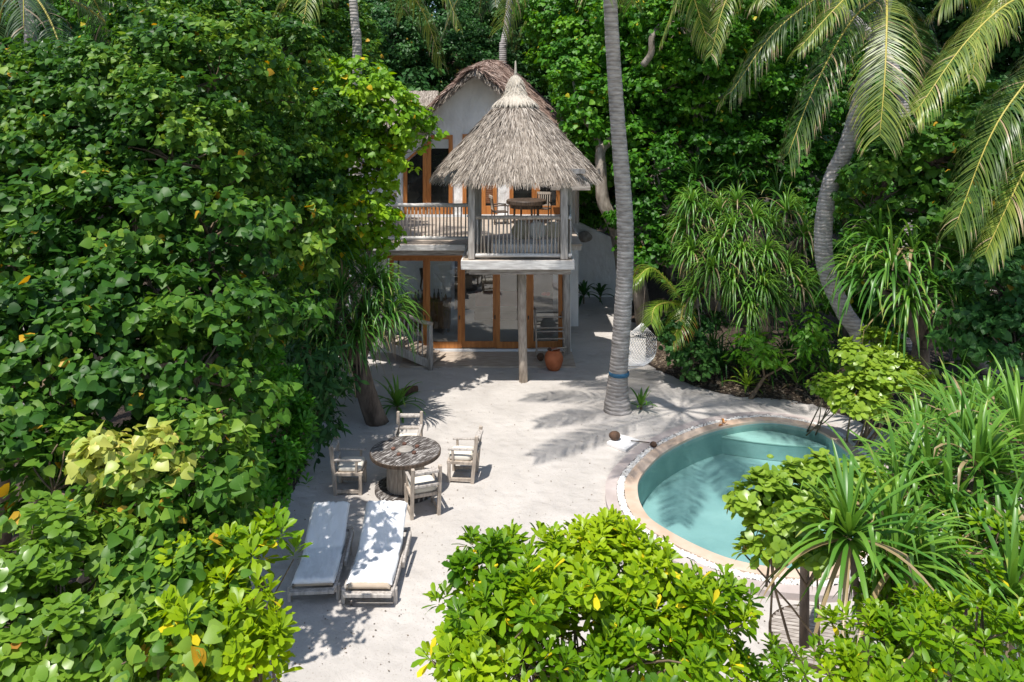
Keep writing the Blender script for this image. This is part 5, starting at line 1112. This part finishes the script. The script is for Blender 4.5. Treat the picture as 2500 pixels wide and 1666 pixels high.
pandanus('large foreground pandanus with sharply bent leaves above the shower platform', (3.9, 8.3, 0), H_((2075, 1320, 7.0), (2180, 1390, 7.0)), 1.05, .025, 74, M_strap, .8, tr=.07, kink=.45, tint=(.35, .88), spread=(.05, 1.75))
pandanus('big spreading pandanus filling the right foreground', (4.9, 8.6, 0), H_((2270, 1180, 8.4), (2350, 1110, 8.9), (2420, 1220, 8.3), (2490, 1090, 9), (2440, 1340, 7.6), (2250, 1120, 9.6), (2320, 1270, 8.0), (2270, 1400, 7.4), (2470, 1470, 7.0), (2220, 1200, 9.0), (2390, 1150, 8.3), (2200, 1250, 8.2), (2170, 1320, 7.5)), 1.1, .027, 62, M_strap, .95, tr=.09, kink=.4, tint=(.3, .88), spread=(.05, 1.7), skirt=10)
pandanus('pandanus rising behind the right foreground clump', (7.6, 11.8, 0), H_((2330, 1030, 11.2), (2410, 1010, 11.0), (2490, 1030, 10.6), (2260, 1060, 11.2), (2370, 1060, 10.2)), 1.05, .026, 56, M_strap, 1.0, tr=.1, kink=.35, tint=(.3, .88))
# round leaved bushes
plant('round_leaf_shrub', 'lime green round leaved bush at the far right end of the pool', 'shrub', (7.3, 16.0, 0),
      [B(2110, 880, 15.6, .42), B(2160, 930, 15.3, .45), B(2090, 950, 15.2, .40), B(2220, 910, 15.4, .4), B(2150, 850, 15.8, .3), B(2130, 990, 15, .3)], 'oval', M_sea, M_twig, 34, .19, (.6, .95), .004, .07, stems=10, parts=('stem', 'foliage'))
plant('round_leaf_shrub', 'low round leaved sprig at the edge of the leaf litter bed', 'shrub', (6.8, 16.9, 0), [B(2010, 945, 16.3, .22), B(2050, 960, 16.2, .2)], 'oval', M_sea, M_twig, 40, .15, (.2, .8), .004, .05, stems=6, parts=('stem', 'foliage'))
plant('round_leaf_shrub', 'lime green round leaved branch leaning over the near side of the pool', 'shrub', (3.5, 8.3, 0),
      [B(1850, 1225, 7.2, .2), B(1920, 1190, 7.4, .22), B(2010, 1180, 7.6, .18), B(1870, 1300, 7.1, .2), B(1950, 1260, 7.2, .24), B(1840, 1350, 7.0, .1), B(1960, 1350, 7.2, .18), B(2070, 1220, 7.8, .26), B(2110, 1180, 8.0, .18)], 'oval', M_sea, M_twig, 64, .13, (.4, .95), .004, .06, stems=4, parts=('stem', 'foliage'))
# scaevola foreground centre
plant('sea_lettuce_bush', 'big bright green rosette bush in the bottom centre foreground', 'shrub', (.6, 5.6, 0),
      [B(1340, 1400, 6.2, .33), B(1440, 1420, 6.1, .36), B(1530, 1420, 6.1, .33), B(1640, 1490, 6.0, .32), B(1230, 1480, 5.8, .3), B(1400, 1560, 5.6, .42), B(1600, 1600, 5.6, .42), B(1740, 1560, 5.7, .26), B(1160, 1620, 5.4, .3), B(1130, 1560, 5.6, .12), B(1090, 1480, 5.9, .06), B(1160, 1380, 6.1, .14), B(1740, 1480, 5.9, .14), B(1290, 1660, 5.3, .4), B(1480, 1340, 6.4, .14)], 'obov', M_sca, M_twig, 44, .142, (.0, .95), .03, .07, stems=34, parts=('stem', 'foliage'), inner=.6)
plant('sea_lettuce_bush', 'separate rosette sprigs at the bottom right of the big bright bush', 'shrub', (2.5, 5.8, 0),
      [B(1850, 1670, 5.8, .12), B(1800, 1640, 5.8, .10), B(1960, 1660, 5.7, .17)], 'obov', M_sca, M_twig, 44, .115, (.1, .8), .02, .05, stems=10, parts=('stem', 'foliage'))
plant('sea_lettuce_bush', 'glossy rosette bush along the bottom right edge', 'shrub', (3.4, 5.7, 0),
      [B(2130, 1610, 5.7, .28), B(2250, 1590, 5.7, .28), B(2380, 1600, 5.7, .3), B(2040, 1650, 5.6, .15), B(2480, 1590, 5.8, .25)], 'obov', M_sca, M_twig, 46, .125, (.1, .8), .02, .06, stems=18, parts=('stem', 'foliage'))
plant('sea_lettuce_bush', 'green rosette bush among the right foreground pandanus', 'shrub', (4.2, 7.4, 0),
      [B(2390, 1300, 7.6, .25), B(2150, 1420, 7.2, .22), B(2330, 1420, 7.0, .22), B(2200, 1540, 6.8, .2), B(2130, 1230, 8.2, .2)], 'obov', M_sca, M_twig, 30, .14, (.0, .7), .02, .06, stems=16, parts=('stem', 'foliage'))
# low bushes at the bed edge
plant('round_leaf_shrub', 'dark round leaved bush at the bed edge beneath the small palm', 'shrub', (4.6, 20.2, 0), [B(1665, 830, 20, .45), B(1695, 885, 19.6, .38), B(1650, 860, 19.6, .22), B(1700, 800, 20.4, .5)], 'heart', M_drk, M_twig, 34, .13, (.3, .9), .0, .05, parts=('stem', 'foliage'))
plant('glossy_shrub', 'bright leafed seedling shrub in the shade of the bed', 'shrub', (6.0, 18.9, 0), [B(1830, 850, 18.8, .3), B(1870, 880, 18.6, .26), B(1980, 830, 19, .4)], 'lance', M_mid, M_twig, 22, .24, (.3, .9), .0, .05, parts=('stem', 'foliage'))
def tuft(label, g_, n, L, wd, m, droop=.8, spread=(.1, 1.3), tint=(.3, .88), name='strap_plant', cat_='plant', grp=None, h=.05, seed=1):
    lb = LB(); g_ = np.array(g_, float); strap_rosette(lb, g_ + np.array((0, 0, h)), (0, -.1, 1), n, L, wd, seed, droop, tint, spread, .1, .08)
    t = thing(name, label, cat_, g_, grp); lb.build('foliage', m, t); MB().tube([g_ - np.array((0, 0, .05)), g_ + np.array((0, 0, h + .05))], [.04, .03], 7).build('stem', M_twig, t)
tuft('green strap leaved plant at the foot of the leaning palm', G(1565, 1000), 14, .5, .035, M_strap, .5)
tuft('strap leaved plant between the gnarled pandanus trunk and the log', G(970, 1000), 30, .95, .035, M_strap, 1.0, tint=(.3, .88), seed=2)
tuft('bright yellow green strap plant at the front of the litter bed', G(1825, 950), 16, .65, .04, M_sea, .9, tint=(.3, .8), seed=3)
tuft('small sparse strap plant on the litter bed near the pool end', G(1945, 945), 9, .55, .03, M_strap, .7, tint=(.5, .88), seed=4)
tuft('dark leafed plant left against the white garden wall', G(1425, 742), 12, .9, .07, M_strapD, 1.2, tint=(.1, .6), h=.3, seed=6)
tuft('dark leafed plant right against the white garden wall', G(1465, 738), 10, .8, .07, M_strapD, 1.2, tint=(.1, .6), h=.25, seed=7)
k_ = 0
for (px, py) in [(1700, 890), (1740, 870), (1760, 915), (1800, 905), (1850, 880), (1880, 925), (1920, 890), (1960, 920), (1990, 880), (2030, 930), (2060, 880)]:
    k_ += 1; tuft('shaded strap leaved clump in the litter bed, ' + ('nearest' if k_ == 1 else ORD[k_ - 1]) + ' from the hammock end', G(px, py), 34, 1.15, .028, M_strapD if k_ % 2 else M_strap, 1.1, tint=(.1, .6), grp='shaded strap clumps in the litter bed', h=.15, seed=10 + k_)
k_ = 0
for (px, py) in [(800, 1010), (790, 1060), (770, 1110), (745, 1160)]:
    k_ += 1; tuft('low dark strap clump edging the left thicket, ' + ('nearest' if k_ == 1 else ORD[k_ - 1]) + ' from the villa', G(px, py) + np.array((-.4, 0, 0)), 24, .6, .022, M_strapD, 1.1, tint=(.1, .5), grp='dark strap clumps edging the left thicket', h=.05, seed=30 + k_)
# young palm right of the hammock
c = G(1640, 880) + np.array((.2, 1.5, 0)); cc = P(1680, 760, 20.6)
k4 = dict(leaf=.6, n=45, hang=.5, tint=(.4, .9), wd=.018, brown=.05)
palm('young bright green palm with orange tipped frond right of the hammock', (cc[0], 20.9, 0), [(cc[0], 20.9, 0), (cc[0], 20.8, .6), cc], [.12, .09, .05],
     [([cc, P(1640, 700, 20.4), P(1590, 655, 20.2), P(1545, 690, 20)], dict(k4, hang=1)), ([cc, P(1670, 740, 20.2), P(1660, 790, 19.8), P(1640, 830, 19.6)], dict(k4, tint=(.5, .95), brown=.3)), ([cc, P(1690, 680, 20.8), P(1680, 600, 21.2), P(1650, 560, 21.4)], dict(k4, tint=(.1, .5))), ([cc, P(1720, 700, 20.4), P(1760, 690, 20.2), P(1780, 740, 20)], k4), ([cc, P(1640, 740, 20.2), P(1600, 750, 19.9), P(1590, 790, 19.7)], k4)], M_sea)
# fallen litter leaves
lb = LB(); q = np.random.default_rng(8); N_ = 5000
gx = q.uniform(1585, 2150, N_); top_y = np.interp(gx, [1585, 1640, 1700, 1800, 1900, 1990, 2080, 2150], [885, 918, 945, 968, 975, 990, 1022, 1045]); gy = top_y - 4 - 95 * q.random(N_) ** 1.2 + q.normal(size=N_) * 3
pos = np.array([G(a_, b_, .012) for a_, b_ in zip(gx, gy)]); ax = q.normal(size=(N_, 3)); ax[:, 2] *= .25
lb.put(SIMPLE[0], pos, ax, np.tile((0, 0, 1.), (N_, 1)) + q.normal(size=(N_, 3)) * .35, q.uniform(.05, .12, N_), q.random(N_) ** 1.5)
tag(lb.build('leaf_litter', M_dead), 'brown fallen leaves covering the bed behind the pool', 'leaf litter', kind='stuff')
lb = LB(); N_ = 1100; pos = np.array([G(q.uniform(700, 1950), q.uniform(890, 1640), .01) for _ in range(N_)]); ax = q.normal(size=(N_, 3)); ax[:, 2] *= .2
inp = np.array([(min(np.hypot(*(oc - p[:2]).T)) < .15) or (((oc.mean(0) - p[:2]) ** 2).sum() < 7) for p in pos]); pos = pos[~inp]; ax = ax[~inp]; n_ = len(pos)
lb.put(SIMPLE[0], pos, ax, np.tile((0, 0, 1.), (n_, 1)), q.uniform(.012, .05, n_) * q.random(n_) ** .5, q.random(n_) * .5); tag(lb.build('sand_debris', M_dead), 'tiny brown leaf bits scattered on the sand', 'leaf bits', kind='stuff')
# far thatched roof behind the upper left thicket
t = thing('neighbour_roof', 'grey thatched roof glimpsed through leaves in the upper left', 'roof', (-15, 26, 0)); yb = 26
b = MB(); x0_, x1_ = X(30, yb), X(190, yb); b.add([(x0_, yb, Z(140, yb)), (x1_, yb, Z(140, yb)), (x1_, yb + 2, Z(118, yb) + .1), (x0_, yb + 2, Z(118, yb) + .1), (x0_, yb + 4, Z(140, yb)), (x1_, yb + 4, Z(140, yb))], [(0, 1, 2, 3), (3, 2, 5, 4), (0, 3, 4), (1, 5, 2)]); b.bx(x0_ + .3, x1_ - .3, yb + .4, yb + 3.6, 0, Z(140, yb) - .01); b.build('roof_slope', M_thbase, t)
